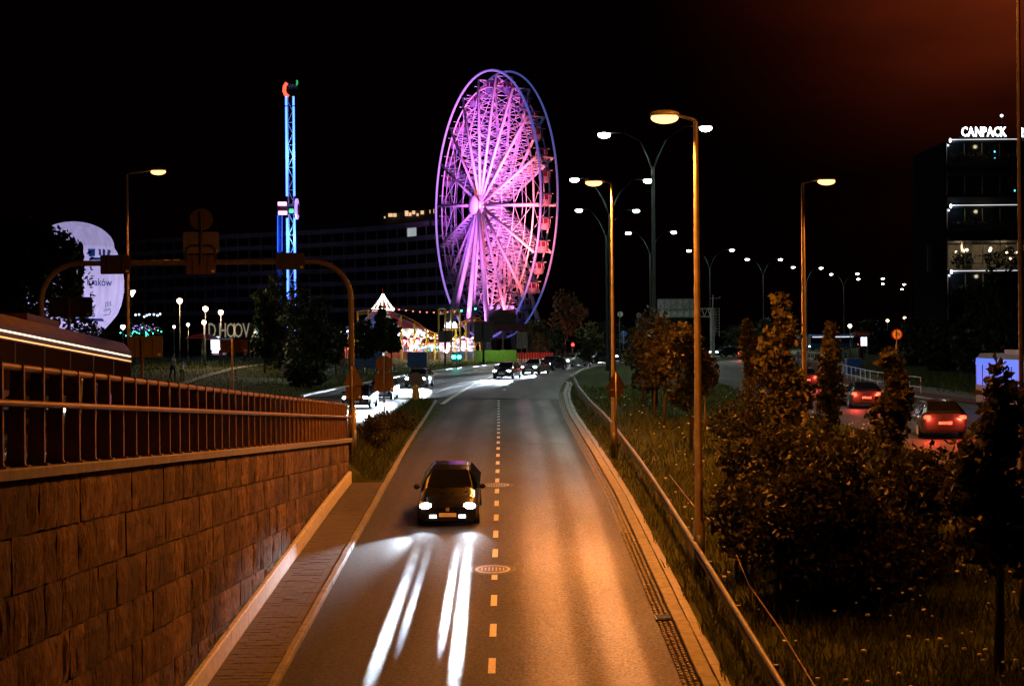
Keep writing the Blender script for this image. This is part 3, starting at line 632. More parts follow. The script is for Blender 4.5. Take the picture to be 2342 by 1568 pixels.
ptree(1349, 150, 740, 60, 815, 'lone small tree by the bend with a thin trunk', leaves=900, ls=.22, group=G1, lob=4)
ptree(1715, 46, 740, 60, 900, 'short leafy tree left of the tallest slender tree', shape='column', leaves=1000, ls=.09, group=G1, lob=5)
G2 = 'dark shrubs on the grass bank'
for px, d, top, w, lab, n in ((1735, 44, 880, 200, 'dark leafy shrub at the upper left end of the shrub mass', 4200), (1700, 33, 1020, 165, 'low shrub at the lower left end of the shrub mass beside the tall lamp post', 3000), (1810, 31, 985, 320, 'wide shrub with orange-lit top in the middle of the shrub mass', 8000), (1950, 29.5, 1000, 360, 'broadest shrub, dark, in front of the shrub mass', 9000), (2090, 31, 1045, 250, 'dark shrub at the right end of the shrub mass', 6500), (2190, 38, 1075, 180, 'shrub behind the maple at the right edge', 3500)):
    ptree(px, d, top, w, 1395 if d < 32 else 1240, lab, 'shrub', 'shrub', 'oval', n, .075, M['leaf2'], G2, .04, 6, 4)
ptree(850, 57, 958, 95, 1080, 'dark bush at the end of the stone wall', 'bush', 'bush', 'oval', 2200, .06, M['leaf2'], None, .03, 3, 3)
ptree(905, 66, 945, 95, 1010, 'low overgrown bush on the grass wedge', 'bush', 'bush', 'oval', 1400, .06, M['leaf2'], None, .02, 3, 3)
G3 = 'dark trees across the lawn on the left'
for px, d, top, w, cr, lab in ((605, 125, 668, 75, 825, 'leftmost dark tree of the row before the hotel'), (640, 132, 640, 95, 830, 'second tree of the row, under the right-hand gantry sign'), (690, 128, 655, 90, 830, 'third tree of the row before the hotel'), (735, 122, 690, 80, 835, 'fourth tree of the row, short and dense'), (768, 134, 745, 60, 825, 'small fifth tree left of the gantry post'), (832, 140, 735, 65, 815, 'tree right of the gantry post before the fair stalls'), (872, 138, 705, 45, 800, 'slim pointed tree in front of the merry-go-round'), (895, 142, 735, 55, 800, 'round-headed tree in front of the merry-go-round')):
    ptree(px, d, top, w, cr, lab, 'tree', 'tree', 'column' if 'slim' in lab or 'second' in lab else 'oval', 2300, .2, M['leafd'], G3, .09, 6)
for px, d, top, w, lab in ((700, 115, 815, 110, 'low rounded bush on the left lawn'), (1230, 190, 735, 70, 'round bush right of the big wheel'), (1275, 200, 745, 50, 'dark bush left of the red-lit tree')):
    ptree(px, d, top, w, top + 60, lab, 'bush', 'bush', 'oval', 1400, .2, M['leafd'], None, .05, 4, 3)
redtree = ptree(1293, 215, 672, 85, 765, 'tree lit red from below beside the big wheel', 'tree', 'tree', 'oval', 2200, .24, M['leafr'], None, .12, 5)
# weeping willow on the left
wb = on(58, 82); wil = thing('willow_tree', 'weeping willow hanging over the left of the white balloon', 'tree', wb)
tb = MB(); tb.tube([wb, wb + Vector((.2, 0, 3)), wb + Vector((-.3, 0, 7))], [.35, .28, .12], 10); build(tb, 'trunk', M['bark'], wil, True)
pts = []
for k in range(900):
    a = random.uniform(0, 6.28); fringe = k > 840; rr = (3.2 + random.uniform(0, .6)) if fringe else 3.25 * math.sqrt(random.random()); sx_ = wb.x + rr * math.cos(a); sy_ = wb.y + rr * math.sin(a); topz = wb.z + 7.6 + 2.0 * (1 - (min(rr, 3.6) / 3.6) ** 2) + random.uniform(-.3, .3)
    L = random.uniform(2.0, 6.2) * (.55 + .45 * rr / 3.6)
    for q in range(int(L * 5)): pts.append((sx_ + random.gauss(0, .06), sy_ + random.gauss(0, .06), topz - q / 5. + random.gauss(0, .06)))
v, f = leaf_quads(np.array(pts), .15); quadmesh('crown', v, f, M['willow'], wil)
ptree(20, 95, 640, 150, 820, 'dark leafy tree at the left edge beside the willow', 'tree', 'tree', 'oval', 3200, .16, M['leafd'], None, .15, 6)
ptree(215, 175, 735, 90, 790, 'bush under the white balloon', 'bush', 'bush', 'oval', 900, .2, M['leafd'], None, .06, 3, 3)
G4 = 'dark trees along the far right side'
for px, d, top, w, lab in ((1700, 235, 745, 110, 'far tree behind the sign gantry column'), (1990, 215, 735, 90, 'dark tree behind the bus stop sign'), (2095, 150, 735, 110, 'dark tree right of the round speed sign'), (2160, 135, 745, 130, 'dense dark tree below the office building'), (2235, 128, 665, 120, 'tall dark tree covering the foot of the office building'), (2310, 120, 610, 140, 'tallest dark tree at the right edge before the office'), (1760, 225, 735, 80, 'far tree between the two tall poles'), (1400, 230, 735, 100, 'far tree behind the twin lamp masts'), (1560, 240, 735, 90, 'far tree below the sign gantry'), (1480, 250, 728, 110, 'far dark tree left of the sign gantry')):
    ptree(px, d, top, w, 860 if d < 160 else 805, lab, 'tree', 'tree', 'oval', 2600, .25, M['leafd'], G4, .14, 6)

# ------------------------------------------------------------------ street lamps
def sodium_lamp(px, d, top_py, head_px, head_py, label, lit=9000, r=.09, rad=.2, tilt=R(40)):
    b = on(px, d); tp = P(px - 4 * 0, top_py, d); tp.x = b.x; H = tp.z - b.z; root = thing('street_lamp', label, 'street lamp', b, 'sodium street lamps')
    mb = MB(); mb.tube([b, b + Vector((0, 0, 1.3)), b + Vector((0, 0, 1.35)), tp], [r * 1.5, r * 1.45, r * 1.1, r * .62], 12); build(mb, 'pole', M['pole'], root, 'auto')
    mb = MB(); mb.cyl(b + Vector((0, 0, .02)), b + Vector((0, 0, 1.0)), r * 1.56, n=12); build(mb, 'base_band', M['dark'], root, True)
    hd = P(head_px, head_py, d); s = 1 if hd.x > tp.x else -1
    mb = MB(); mb.tube([tp, tp + Vector((s * .1, 0, .06)), Vector((hd.x - s * .3, d, hd.z + .06))], [r * .55, r * .5, .03], 8); build(mb, 'arm', M['pole'], root, True)
    mb = MB(); mb.ball((hd.x, d, hd.z + .10), .36, 12, sc=(1, .45, .26)); h = build(mb, 'lamp_head', M['steel'], root, True)
    mb = MB(); mb.ball((hd.x, d, hd.z), .33, 12, sc=(1, .45, .42)); build(mb, 'lens', M['L_sod'], h, True)
    if lit: lamp_light('SPOT', lit, SODIUM, (hd.x, d, hd.z - .36), root, rad, (0, s * -tilt, 0), R(160), .4)
    return root
sodium_lamp(1600, 34, 278, 1520, 270, 'tallest orange street lamp by the guard rail, its head over the road', 8000, tilt=R(16))
sodium_lamp(1405, 55.6, 420, 1358, 418, 'second orange street lamp by the guard rail, with a triangle sign on its pole', 12500, tilt=R(-8))
sodium_lamp(1841, 52.7, 420, 1890, 415, 'orange street lamp rising behind the shrubs, its head over the right carriageway', 3500)
sodium_lamp(295, 62, 400, 362, 393, 'orange street lamp on the left in front of the balloon', 3500)
sodium_lamp(2341, 27, -330, 2262, -345, 'street lamp pole at the right border of the view, head out of frame', 3000, r=.05)
def twin_mast(lx, ly, rx, ry, idx, H=16., lit=9000):
    px = (lx + rx) / 2; py = (ly + ry) / 2; d = lampd(py, px, H); b = on(px, d)
    lab = ['nearest', 'second', 'third', 'fourth', 'fifth', 'sixth', 'seventh', 'eighth', 'ninth', 'tenth', 'eleventh', 'farthest'][idx] + ' twin-armed white street lamp along the median of the bending road'
    root = thing('twin_lamp_mast', lab, 'street lamp', b, 'twin-armed street lamps along the median'); L = P(lx, ly, d); Rr = P(rx, ry, d); top = Vector((b.x, d, b.z + H * .84))
    mb = MB(); mb.tube([b, b + Vector((0, 0, 1.2)), b + Vector((0, 0, 1.25)), top], [.19, .18, .14, .09], 10); build(mb, 'mast', M['mast'], root, 'auto')
    for hd in (L, Rr):
        s = -1 if hd.x < b.x else 1
        mb = MB(); pts = [top + Vector((0, 0, -.3)), top + Vector((s * .25, 0, .5)), top + Vector((s * .7, 0, 1.5)), Vector((b.x + (hd.x - b.x) * .6, d, hd.z + .12)), Vector((hd.x - s * .3, d, hd.z + .08))]; mb.tube(pts, [.06, .055, .05, .045, .04], 6); build(mb, 'arm', M['mast'], root, True)
        mb = MB(); mb.ball((hd.x, d, hd.z + .12), .42, 10, sc=(1, .5, .25)); h = build(mb, 'lamp_head', M['mast'], root, True)
        mb = MB(); mb.ball((hd.x, d, hd.z), .36, 10, sc=(1, .6, .6)); build(mb, 'lens', M['L_cool'], h, True)
        if lit: lamp_light('SPOT', lit, COOL, (hd.x, d, hd.z - .3), root, .3, (0, 0, 0), R(165), .3)
MASTS = [(1382, 308, 1614, 293, 16000), (1314, 411, 1482, 413, 16000), (1324, 481, 1455, 482, 14000), (1437, 533, 1541, 531, 14000), (1576, 573, 1674, 572, 14000), (1709, 593, 1785, 593, 14000), (1814, 611, 1878, 613, 14000), (1901, 627, 1961, 626, 12000), (1963, 638, 2019, 637, 0), (2019, 649, 2068, 650, 0), (2063, 661, 2104, 670, 0), (2110, 660, 2152, 666, 0)]
for i, (a, b, c, d, e) in enumerate(MASTS): twin_mast(a, b, c, d, i, lit=e * .14)
def globe_lamp(px, py, d, label, m='L_warm', r=.22, lit=800, col=(1, .7, .4), group='park lamps on the left lawn'):
    g_ = P(px, py, d); b = on(px, d); root = thing('park_lamp', label, 'park lamp', b, group)
    mb = MB(); mb.tube([b, Vector((b.x, d, b.z + .6)), Vector((g_.x, d, g_.z - r))], [.07, .05, .035], 8); build(mb, 'post', M['dark'], root, True)
    mb = MB(); mb.lathe([(.05, -r * 1.1), (r * .7, -r * .6), (r, 0), (r * .8, r * .6), (r * .2, r * .9)], g_, 12); build(mb, 'globe', M[m], root, True)
    mb = MB(); mb.lathe([(r * .85, r * .75), (r * .5, r * 1.05), (.02, r * 1.15)], g_, 12); build(mb, 'cap', M['dark'], root, True)
    if lit: lamp_light('POINT', lit, col, g_ + Vector((0, -r * 1.5, 0)), root, r)
globe_lamp(411, 688, 125, 'tall warm park lamp right of the balloon', r=.26)
globe_lamp(470, 706, 130, 'warm globe park lamp left of the lit letters', r=.26)
globe_lamp(505, 714, 128, 'amber lantern park lamp over the kiosk', r=.24)
globe_lamp(467, 737, 140, 'lower warm park lamp by the umbrella', r=.24)
globe_lamp(430, 742, 138, 'slim white park lamp left of the umbrella', 'L_white', .16, 0)
globe_lamp(398, 747, 160, 'small white park lamp behind the strolling couple', 'L_white', .16, 0)
globe_lamp(281, 747, 120, 'bright white park lamp beside the orange street lamp pole', 'L_white', .2, 0)
globe_lamp(46, 798, 90, 'small cool lamp low at the left edge', 'L_white', .12, 0)
GO = 'small lamps in the dark on the far right'
for px, py, d, lab, m in ((2030, 733, 240, 'leftmost small amber lamp above the speed sign', 'L_warm'), (2069, 727, 250, 'second small amber lamp right of the speed sign', 'L_warm'), (2122, 734, 240, 'third small amber lamp before the dark trees', 'L_warm'), (2158, 731, 250, 'fourth small amber lamp beside the red lights', 'L_warm'), (2164, 684, 330, 'far white lamp at the foot of the office building', 'L_white'), (1944, 745, 190, 'small white lamp left of the bus stop sign', 'L_white')):
    globe_lamp(px, py, d, lab, m, .26, 0, group=GO)
for px, py, d, lab in ((2167, 742, 260, 'upper red signal lamp beside the amber lamps'), (2225, 742, 210, 'red signal lamp among dark trees on the right'), (2170, 715, 300, 'slim red beacon below the office building')):
    b = on(px, d); g_ = P(px, py, d); rt = thing('red_beacon', lab, 'signal light', b, 'red signals on the right'); mb = MB(); mb.cyl(b, g_, .06, .04, 6); build(mb, 'post', M['dark'], rt); mb = MB(); mb.ball(g_, .2, 8, sc=(1, 1, 1.5)); build(mb, 'lens', M['L_red'], rt, True)

# ------------------------------------------------------------------ lettering
def text_mb(body, size, depth=.02, offset=0., mi=0, res=2):
    cu = bpy.data.curves.new('t', 'FONT'); cu.body = body; cu.size = size; cu.extrude = depth / 2; cu.offset = offset; cu.align_x = 'CENTER'; cu.align_y = 'CENTER'; cu.resolution_u = res
    o = bpy.data.objects.new('t', cu); COL.objects.link(o); dg_ = bpy.context.evaluated_depsgraph_get(); me = bpy.data.meshes.new_from_object(o.evaluated_get(dg_))
    vs = [v.co.copy() for v in me.vertices]; fs = [tuple(p.vertices) for p in me.polygons]; bpy.data.objects.remove(o); bpy.data.curves.remove(cu); bpy.data.meshes.remove(me); return vs, fs
def put_text(body, size, c, ex, ez, name, m, parent=None, depth=.03, offset=0., sx=1.0):
    vs, fs = text_mb(body, size, depth, offset); ex = Vector(ex).normalized(); ez = Vector(ez).normalized(); n = ex.cross(ez); c = Vector(c)
    mb = MB(); mb.add([c + ex * v.x * sx + ez * v.y + n * v.z for v in vs], fs); return build(mb, name, m, parent)

# ------------------------------------------------------------------ gantry over the slip road and sign backs
gd = 51.0
gL = on(97, gd); gR = on(806, gd); gant = thing('sign_gantry', 'brown tubular gantry spanning the slip road with four sign backs', 'gantry', gR)
zb = P(440, 600, gd).z; pts = [gL]; rr = 1.35
pts += [Vector((gL.x, gd, zb - rr))] + [Vector((gL.x + rr - rr * math.cos(a), gd, zb - rr + rr * math.sin(a))) for a in np.linspace(.2, math.pi / 2, 7)]
n1 = len(pts)
pts2 = [Vector((gR.x - rr + rr * math.sin(a), gd, zb - rr + rr * math.cos(a))) for a in np.linspace(0, math.pi / 2 - .2, 7)] + [Vector((gR.x, gd, zb - rr)), Vector((gR.x, gd, gR.z + 1.9))]
mb = MB(); mb.tube(pts + pts2, [.10] + [.10] * (len(pts) + len(pts2) - 1), 12); build(mb, 'tube_frame', M['gantryp'], gant, True)
mb = MB(); mb.cyl((gR.x, gd, gR.z - .3), (gR.x, gd, gR.z + 1.9), .15, n=12); build(mb, 'post', M['gantryp'], gant, True)
mb = MB(); mb.cyl((gR.x, gd, gR.z - .2), (gR.x, gd, gR.z + 1.1), .155, n=12); build(mb, 'base_band', M['dark'], gant, True)
def sback(c_px, top, bot, l, rgt, label, m, d=gd - .12, shape='rect', parent=gant, frames=2):
    a = P(l, bot, d); b = P(rgt, top, d); w = b.x - a.x; h = b.z - a.z; c = (a + b) / 2
    mb = MB()
    if shape == 'rect':
        k = min(w, h) * .06; poly = [(-w / 2 + k, -h / 2), (w / 2 - k, -h / 2), (w / 2, -h / 2 + k), (w / 2, h / 2 - k), (w / 2 - k, h / 2), (-w / 2 + k, h / 2), (-w / 2, h / 2 - k), (-w / 2, -h / 2 + k)]
    elif shape == 'round': poly = [(w / 2 * math.cos(t), h / 2 * math.sin(t)) for t in np.linspace(0, 2 * math.pi, 28)[:-1]]
    elif shape == 'tri': poly = [(-w / 2, -h / 2), (w / 2, -h / 2), (w * .06, h / 2), (-w * .06, h / 2)]
    elif shape == 'oct': poly = [(w / 2 * math.cos(t) / math.cos(math.pi / 8), h / 2 * math.sin(t) / math.cos(math.pi / 8)) for t in np.arange(8) * math.pi / 4 + math.pi / 8]
    mb.plate(poly, c, (1, 0, 0), (0, 0, 1), .03); s = build(mb, 'sign_plate', m, parent, label=label)
    if shape == 'rect':
        mb = MB()
        for zz in (-.46, .46): mb.box(c + Vector((0, -.03, h * zz)), (w * .96, .03, .05))
        for xx in ([-.25, .25] if frames == 2 else [0]): mb.box(c + Vector((w * xx, -.045, 0)), (.05, .04, h * .92))
        build(mb, 'stiffener', m, s)
        mb = MB(); mb.box(c + Vector((w * .40, -.02, -h * .36)), (min(.12, w * .1), .012, .1)); build(mb, 'sticker', M['whitepaint'], s)
    return s
sback(0, 583, 627, 230, 298, 'small wide sign back at the left of the gantry', M['signdark'])
sback(0, 530, 580, 419, 501, 'large light sign back above the gantry beam', M['signback'], frames=1)
sback(0, 583, 627, 426, 494, 'darker sign back hung under the large one', M['signbrown'])
sback(0, 578, 617, 631, 696, 'small wide sign back near the right of the gantry', M['signdark'])
sback(0, 477, 527, 434, 487, 'round sign back on top of the gantry', M['signbrown'], shape='round')
hp = P(460, 560, gd - .05); mb = MB(); mb.tube([P(428, 600, gd - .05) + Vector((0, -.1, 0)), P(428, 572, gd) + Vector((0, -.15, 0)), P(436, 562, gd) + Vector((0, -.15, 0)), P(486, 562, gd) + Vector((0, -.15, 0)), P(494, 572, gd) + Vector((0, -.15, 0)), P(494, 600, gd) + Vector((0, -.1, 0))], .05, 8); build(mb, 'bracket', M['signdark'], gant, True)
mb = MB(); mb.cyl(P(460, 604, gd - .2), P(460, 484, gd - .2), .045, n=8); build(mb, 'sign_post', M['signdark'], gant)
def post_sign(px, d, label, plates, post_top, cat='sign', r=.04, m_post='pole', base_px=None):
    b = on(base_px or px, d); root = thing('road_sign', label, cat, b); tp = P(px, post_top, d)
    mb = MB(); mb.cyl(b - Vector((0, 0, .1)), Vector((b.x, d, tp.z)), r, n=8); build(mb, 'post', M[m_post], root, True)
    for (l, t, rg, bt, shape, m, nm) in plates: sback(0, t, bt, l, rg, nm, M[m], d + .07, shape, root)
    return root
post_sign(327, 56, 'orange-lit back of a wide road sign on a yellow post at the left', [(291, 768, 372, 818, 'rect', 'signback', None)], 772, r=.06)
post_sign(533, 62, 'brown back of a wide road sign on a thin post on the left lawn', [(505, 776, 567, 806, 'rect', 'signbrown', None)], 776, r=.045)
post_sign(160, 66, 'large dark sign back below the balloon', [(113, 679, 211, 725, 'rect', 'signdark', None)], 684, r=.08)
post_sign(806, 50.4, 'triangular sign back with a small plate on the gantry post at the wall end', [(784, 836, 832, 882, 'tri', 'signbrown', 'triangular plate back'), (790, 884, 826, 912, 'rect', 'signbrown', 'small plate back')], 838, r=.03)
post_sign(879, 74, 'round sign back over a square plate on a thin post in the grass wedge', [(859, 813, 898, 851, 'round', 'signbrown', 'round plate back'), (857, 853, 900, 895, 'rect', 'signbrown', 'square plate back')], 815, r=.05)
post_sign(1410, 55.2, 'triangular sign back with a small plate on the second orange lamp post', [(1384, 850, 1434, 890, 'tri', 'signbrown', 'triangular plate back'), (1391, 892, 1426, 907, 'rect', 'signbrown', 'small plate back')], 852, r=.03)
post_sign(1106, 165, 'tall black sign back standing before the fair', [(1084, 735, 1127, 782, 'rect', 'signdark', None)], 736, r=.12, m_post='dark')
post_sign(1018, 170, 'smaller dark sign back left of the tall black one', [(1003, 756, 1034, 783, 'rect', 'signdark', None)], 756, r=.1, m_post='signdark')
post_sign(1193, 175, 'grey sign back right of the tall black one', [(1181, 758, 1204, 797, 'rect', 'signback', None)], 758, r=.06)
post_sign(1418, 165, 'small round sign right of the second orange lamp post', [(1412, 712, 1425, 725, 'round', 'whitepaint', None)], 713, r=.05)
post_sign(1461, 165, 'small round sign left of the white sign gantry', [(1455, 714, 1467, 727, 'round', 'signback', None)], 715, r=.05)
post_sign(1426, 180, 'two blue round signs one above the other in the median', [(1419, 756, 1434, 770, 'round', 'sblue', None), (1419, 772, 1434, 786, 'round', 'sblue', None)], 757, r=.05)
post_sign(1540, 170, 'small blue road sign behind the saplings', [(1534, 778, 1548, 792, 'rect', 'sblue', None)], 778, r=.05)
# yellow bollard with round sign
bb_ = on(951, 94); bol = thing('traffic_bollard', 'yellow traffic bollard with a round sign back on the tip of the grass wedge', 'bollard', bb_)
mb = MB(); mb.lathe([(.26, 0), (.24, .1), (.23, 1.05), (.2, 1.2), (.12, 1.25)], bb_, 12); build(mb, 'body', M['yellow'], bol, True)
for k in range(5):
    mb = MB(); a = -2.6 + .5 * k; mb.box(bb_ + Vector((.235 * math.cos(a), .235 * math.sin(a), .6)), (.03, .06, .95), a); build(mb, 'rib', M['orange'], bol)
mb = MB(); mb.cyl(bb_ + Vector((0, 0, 1.2)), P(951, 852, 94), .04, n=8); build(mb, 'post', M['steel'], bol)
a = P(951, 868, 93.9); mb = MB(); mb.plate([(.5 * math.cos(t), .5 * math.sin(t)) for t in np.linspace(0, 2 * math.pi, 24)[:-1]], a, (1, 0, 0), (0, 0, 1), .03); build(mb, 'sign_plate', M['signbrown'], bol)

# ------------------------------------------------------------------ guard rail on the right
RX = lambda y: interp(y, [18, 23, 33, 50, 65, 80, 97, 112, 125], [4.28, 4.3, 4.32, 4.3, 4.3, 4.35, 4.5, 4.8, 5.4])
gr = thing('guard_rail', 'steel box-beam guard rail running along the right of the sunken road', 'guard rail', (RX(30), 30, zr(30)))
rz = lambda y: zr(y) + .14 + .78
ysr = [18 + 2.0 * i for i in range(51)]
for i in range(0, 50, 2):
    y0, y1 = ysr[i], ysr[i + 2]; mb = MB(); rows = []
    for t in (0.002, .5, .998):
        q = y0 + (y1 - y0) * t; x = RX(q); z = rz(q); rows.append([(x + .05 * math.cos(a), q, z + .065 * math.sin(a)) for a in np.linspace(0, 2 * math.pi, 9)[:-1]])
    for r in range(2): mb.add(rows[r] + rows[r + 1], [(k, (k + 1) % 8, 8 + (k + 1) % 8, 8 + k) for k in range(8)])
    build(mb, 'rail_section', M['railsteel'], gr, True)
    mb = MB(); mb.grid([[(RX(q) + .03, q, rz(q) - .3), (RX(q) + .02, q, rz(q) - .18), (RX(q) - .02, q, rz(q) - .14)] for q in (y0 + .02, y1 - .02)]); build(mb, 'lower_beam', M['dark'], gr)
for i, q in enumerate(ysr[1::2]):
    mb = MB(); mb.box((RX(q) + .1, q, rz(q) - .42), (.08, .1, .86)); p = build(mb, 'post', M['signback'], gr)
    if i % 3 == 0:
        mb = MB(); mb.box((RX(q) - .06, q, rz(q) - .09), (.02, .09, .05)); build(mb, 'reflector', M['redpaint'], gr)
for i, (px, py, d) in enumerate(((1380, 965, 72), (1385, 985, 67))): pass
b0 = [on(1510, 30), on(1575, 26), on(1640, 22.5), on(1750, 20)]
wire = MB(); wire.tube([(4.95, 45, T(4.95, 45) + .62), (5.05, 40, T(5.05, 40) + .5), (5.15, 34, T(5.15, 34) + .75), (4.95, 30, T(4.95, 30) + .62), (4.85, 26, T(4.85, 26) + .78), (4.8, 22, T(4.8, 22) + .7), (4.8, 18, T(4.8, 18) + .7)], .014, 6)
tag(build(wire, 'cable', M['rail'], smooth=True, origin=(4.95, 30, T(4.95, 30))), 'thin rusty cable strung behind the guard rail', 'cable')

# ------------------------------------------------------------------ cars
def car_body(L=4.35, W=1.78):
    hw = W / 2
    # (y, z_low, z_shoulder, z_top, w_low, w_shoulder, w_top)
    st = [(-L / 2, .34, .58, .66, .66, .68, .58), (-L / 2 + .12, .22, .66, .76, .80, .82, .70), (-L / 2 + .5, .2, .74, .88, .86, .87, .74), (-L / 2 + 1.15, .2, .82, .98, .88, .89, .72), (-L / 2 + 1.3, .2, .84, 1.0, .88, .89, .70),
          (-L / 2 + 1.95, .2, .88, 1.42, .88, .89, .56), (-L / 2 + 2.5, .2, .9, 1.47, .88, .89, .56), (-L / 2 + 3.4, .2, .93, 1.43, .88, .88, .55), (-L / 2 + 4.05, .22, .95, 1.08, .86, .86, .66), (L / 2 - .06, .26, .82, .98, .80, .80, .62), (L / 2, .36, .74, .82, .72, .72, .58)]
    mb = MB(); rows = []
    for (y, zl_, zs, zt, wl_, ws, wt) in st:
        r = [(-wl_ + .06, zl_), (-wl_, zl_ + .12), (-ws, zs - .1), (-ws + .02, zs), (-wt, zt - .04), (-wt + .12, zt), (wt - .12, zt), (wt, zt - .04), (ws - .02, zs), (ws, zs - .1), (wl_, zl_ + .12), (wl_ - .06, zl_)]
        rows.append([(x, y, z) for x, z in r])
    n = 12
    for i in range(len(rows) - 1): mb.add(rows[i] + rows[i + 1], [(k, n + k, n + (k + 1) % n, (k + 1) % n) for k in range(n)])
    mb.add(rows[0], [tuple(range(n))]); mb.add(rows[-1], [tuple(range(n - 1, -1, -1))]); return mb, L
CARP = {}
def make_car(paint, lights='head', spots=0, wide=.03, fog=0):
    root = thing('car', 'x', 'car', (0, 0, 0), 'cars on the roads'); mb, L = car_body(); h = -L / 2
    build(mb, 'body', paint, root, 'auto')
    def quad(nm, pts, m, d=.012):
        mb = MB(); p = [Vector(q) for q in pts]; n = (p[1] - p[0]).cross(p[2] - p[0]).normalized() * d; mb.prism(p, (0, 0, 0), n); return build(mb, nm, m, root)
    quad('windscreen', [(-.66, h + 1.34, 1.015), (.66, h + 1.34, 1.015), (.53, h + 1.93, 1.405), (-.53, h + 1.93, 1.405)], M['glass'])
    quad('rear_window', [(.6, h + 4.03, 1.10), (-.6, h + 4.03, 1.10), (-.5, h + 3.45, 1.41), (.5, h + 3.45, 1.41)], M['glass'])
    for s in (-1, 1):
        for (a, b, ta, tb) in ((1.42, 2.45, 1.98, 2.45), (2.52, 3.9, 2.52, 3.4)):
            p = [(s * .875, h + a, .93), (s * .885, h + b, .95), (s * .60, h + tb, 1.38), (s * .60, h + ta, 1.36)]
            quad('side_window', p if s > 0 else p[::-1], M['glass'])
        mb = MB(); mb.ball((s * .98, h + 1.55, .98), .1, 8, sc=(1, .6, .8)); build(mb, 'wing_mirror', paint, root, True)
        for yy_ in (h + .82, h + 3.5):
            mb = MB(); mb.cyl((s * .72, yy_, .32), (s * .90, yy_, .32), .32, n=18); w = build(mb, 'wheel', M['rubber'], root, 'auto')
            mb = MB(); mb.cyl((s * .89, yy_, .32), (s * .915, yy_, .32), .2, n=12); build(mb, 'rim', M['steel'], w)
        mb = MB(); mb.ball((s * .62, h + .10, .68), .16, 10, sc=(1.15, .75, .6)); hl = build(mb, 'headlight', M['L_head'] if lights in ('head', 'both') else M['steel'], root, True)
        if lights in ('head', 'both') and spots:
            for tg_, cn_, k_ in (((30, 1.3, 2.2), (20, 1.7, .9), (13, 2.2, .3), (9, 3.0, .09), (6.2, 4.1, .025), (4.3, 5.6, .006)) if fog else ((21, 3.0, 1.0), (10, 4.6, .3))):
                l = lamp_light('SPOT', spots * k_, HEADC, (s * .66, h - .08, .66), root, .05, None, R(cn_), .55, 'headlight_beam'); aim(l, (0, 0, .66), (s * .008 * tg_, -tg_, 0))
            if fog and s < 0:
                l = lamp_light('SPOT', spots * .10, HEADC, (s * .66, h - .08, .66), root, .07, None, R(34), 1.0, 'kerb_side_beam'); aim(l, (0, 0, .66), (-4.3, -11, -1.0))
            l = lamp_light('SPOT', spots * wide, HEADC, (s * .66, h - .08, .66), root, .07, None, R(42), .25, 'headlight_beam'); aim(l, (0, 0, .66), (0, -1.6, 0))
        mb = MB(); mb.ball((s * .66, -h - .04, .84), .13, 8, sc=(1.2, .5, .7)); build(mb, 'tail_light', M['L_tail'] if lights in ('tail', 'both') else M['redpaint'], root, True)
        if lights == 'tail' and spots: lamp_light('POINT', spots, (1, .06, .03), (s * .6, -h + .25, .8), root, .1)
        mb = MB(); mb.box((s * (.42 if fog else .6), h + .0, .40), (.2, .05, .09)); build(mb, 'fog_lamp', M['L_fog'] if fog else M['black'], root)
        if fog:  # lit lamps and beams added to draw the inner pair of road streaks
            for tg_, cn_, k_ in ((31, .9, 3.6), (21, 1.25, 1.5), (14, 1.8, .42), (9, 2.6, .11), (6, 3.6, .03), (4.2, 5.0, .008)):
                l = lamp_light('SPOT', fog * k_, HEADC, (s * .37, h - .1, .5), root, .05, None, R(cn_), .5, 'fog_beam'); aim(l, (0, 0, .5), (s * .004 * tg_, -tg_, 0))
    mb = MB(); mb.box((0, h + .02, .6), (.7, .04, .12)); gg = build(mb, 'grille', M['black'], root)
    mb = MB(); mb.box((0, h - .012, .6), (.1, .02, .09)); build(mb, 'badge', M['steel'], gg)
    mb = MB(); mb.box((0, h - .005, .44), (.5, .03, .11)); build(mb, 'number_plate', M['whitepaint'], root)
    mb = MB(); mb.box((0, h + .04, .33), (1.2, .06, .1)); build(mb, 'lower_grille', M['black'], root)
    mb = MB(); mb.box((0, -h - .0, .62), (.5, .03, .11)); build(mb, 'rear_plate', M['whitepaint'], root)
    return root
CP = {k: mat(k + '_car_paint', c, .3, .3, .06, 3, coat=.6) for k, c in dict(black=(.006, .006, .007), grey=(.03, .032, .035), silver=(.16, .16, .17), navy=(.008, .012, .03), red=(.12, .01, .01), white=(.4, .4, .4)).items()}
c_near = make_car(CP['black'], 'head', 34000, .003, 13000); c_near['label'] = 'black hatchback with bright white headlights in the left lane of the sunken road'
def place(o, x, y, z, ang, pitch=0): o.location = (x, y, z); o.rotation_euler = (pitch, 0, ang)
place(c_near, -1.9, 43.2, zr(43.2) + .0, 0, math.atan(zr(44) - zr(42.4)) / 1)
def cardir(x, y, dx, dy): return math.atan2(dx, -dy)
far_car = make_car(CP['grey'], 'head', 170000, .07); far_car['label'] = 'nearer grey car with headlights on coming down the slip road'
place(far_car, -9.0, 99, zl(99) + .03, math.atan2(-.07, 1) * 1)
def addcar(src, px, py, ang, label, paint=None, zfun=zf, nolight=False, hh=.66):
    # find depth where the lamp height projects to py
    hy = CY + ROLL * (CX - px); lo, hi = 20., 600.
    for _ in range(50):
        m = (lo + hi) / 2
        if (4.2 - zfun(m) - hh) / m * F > (py - hy): lo = m
        else: hi = m
    x = (px - CX) * lo / F
    c = dup(src, (x, lo + 2.1, zfun(lo + 2.1) + .045), ang, label, 'cars on the roads')
    if paint:
        for ch in c.children:
            if ch.name.startswith('body') or ch.name.startswith('wing_mirror'):
                ch.data = ch.data.copy(); ch.data.materials[0] = paint
    return c
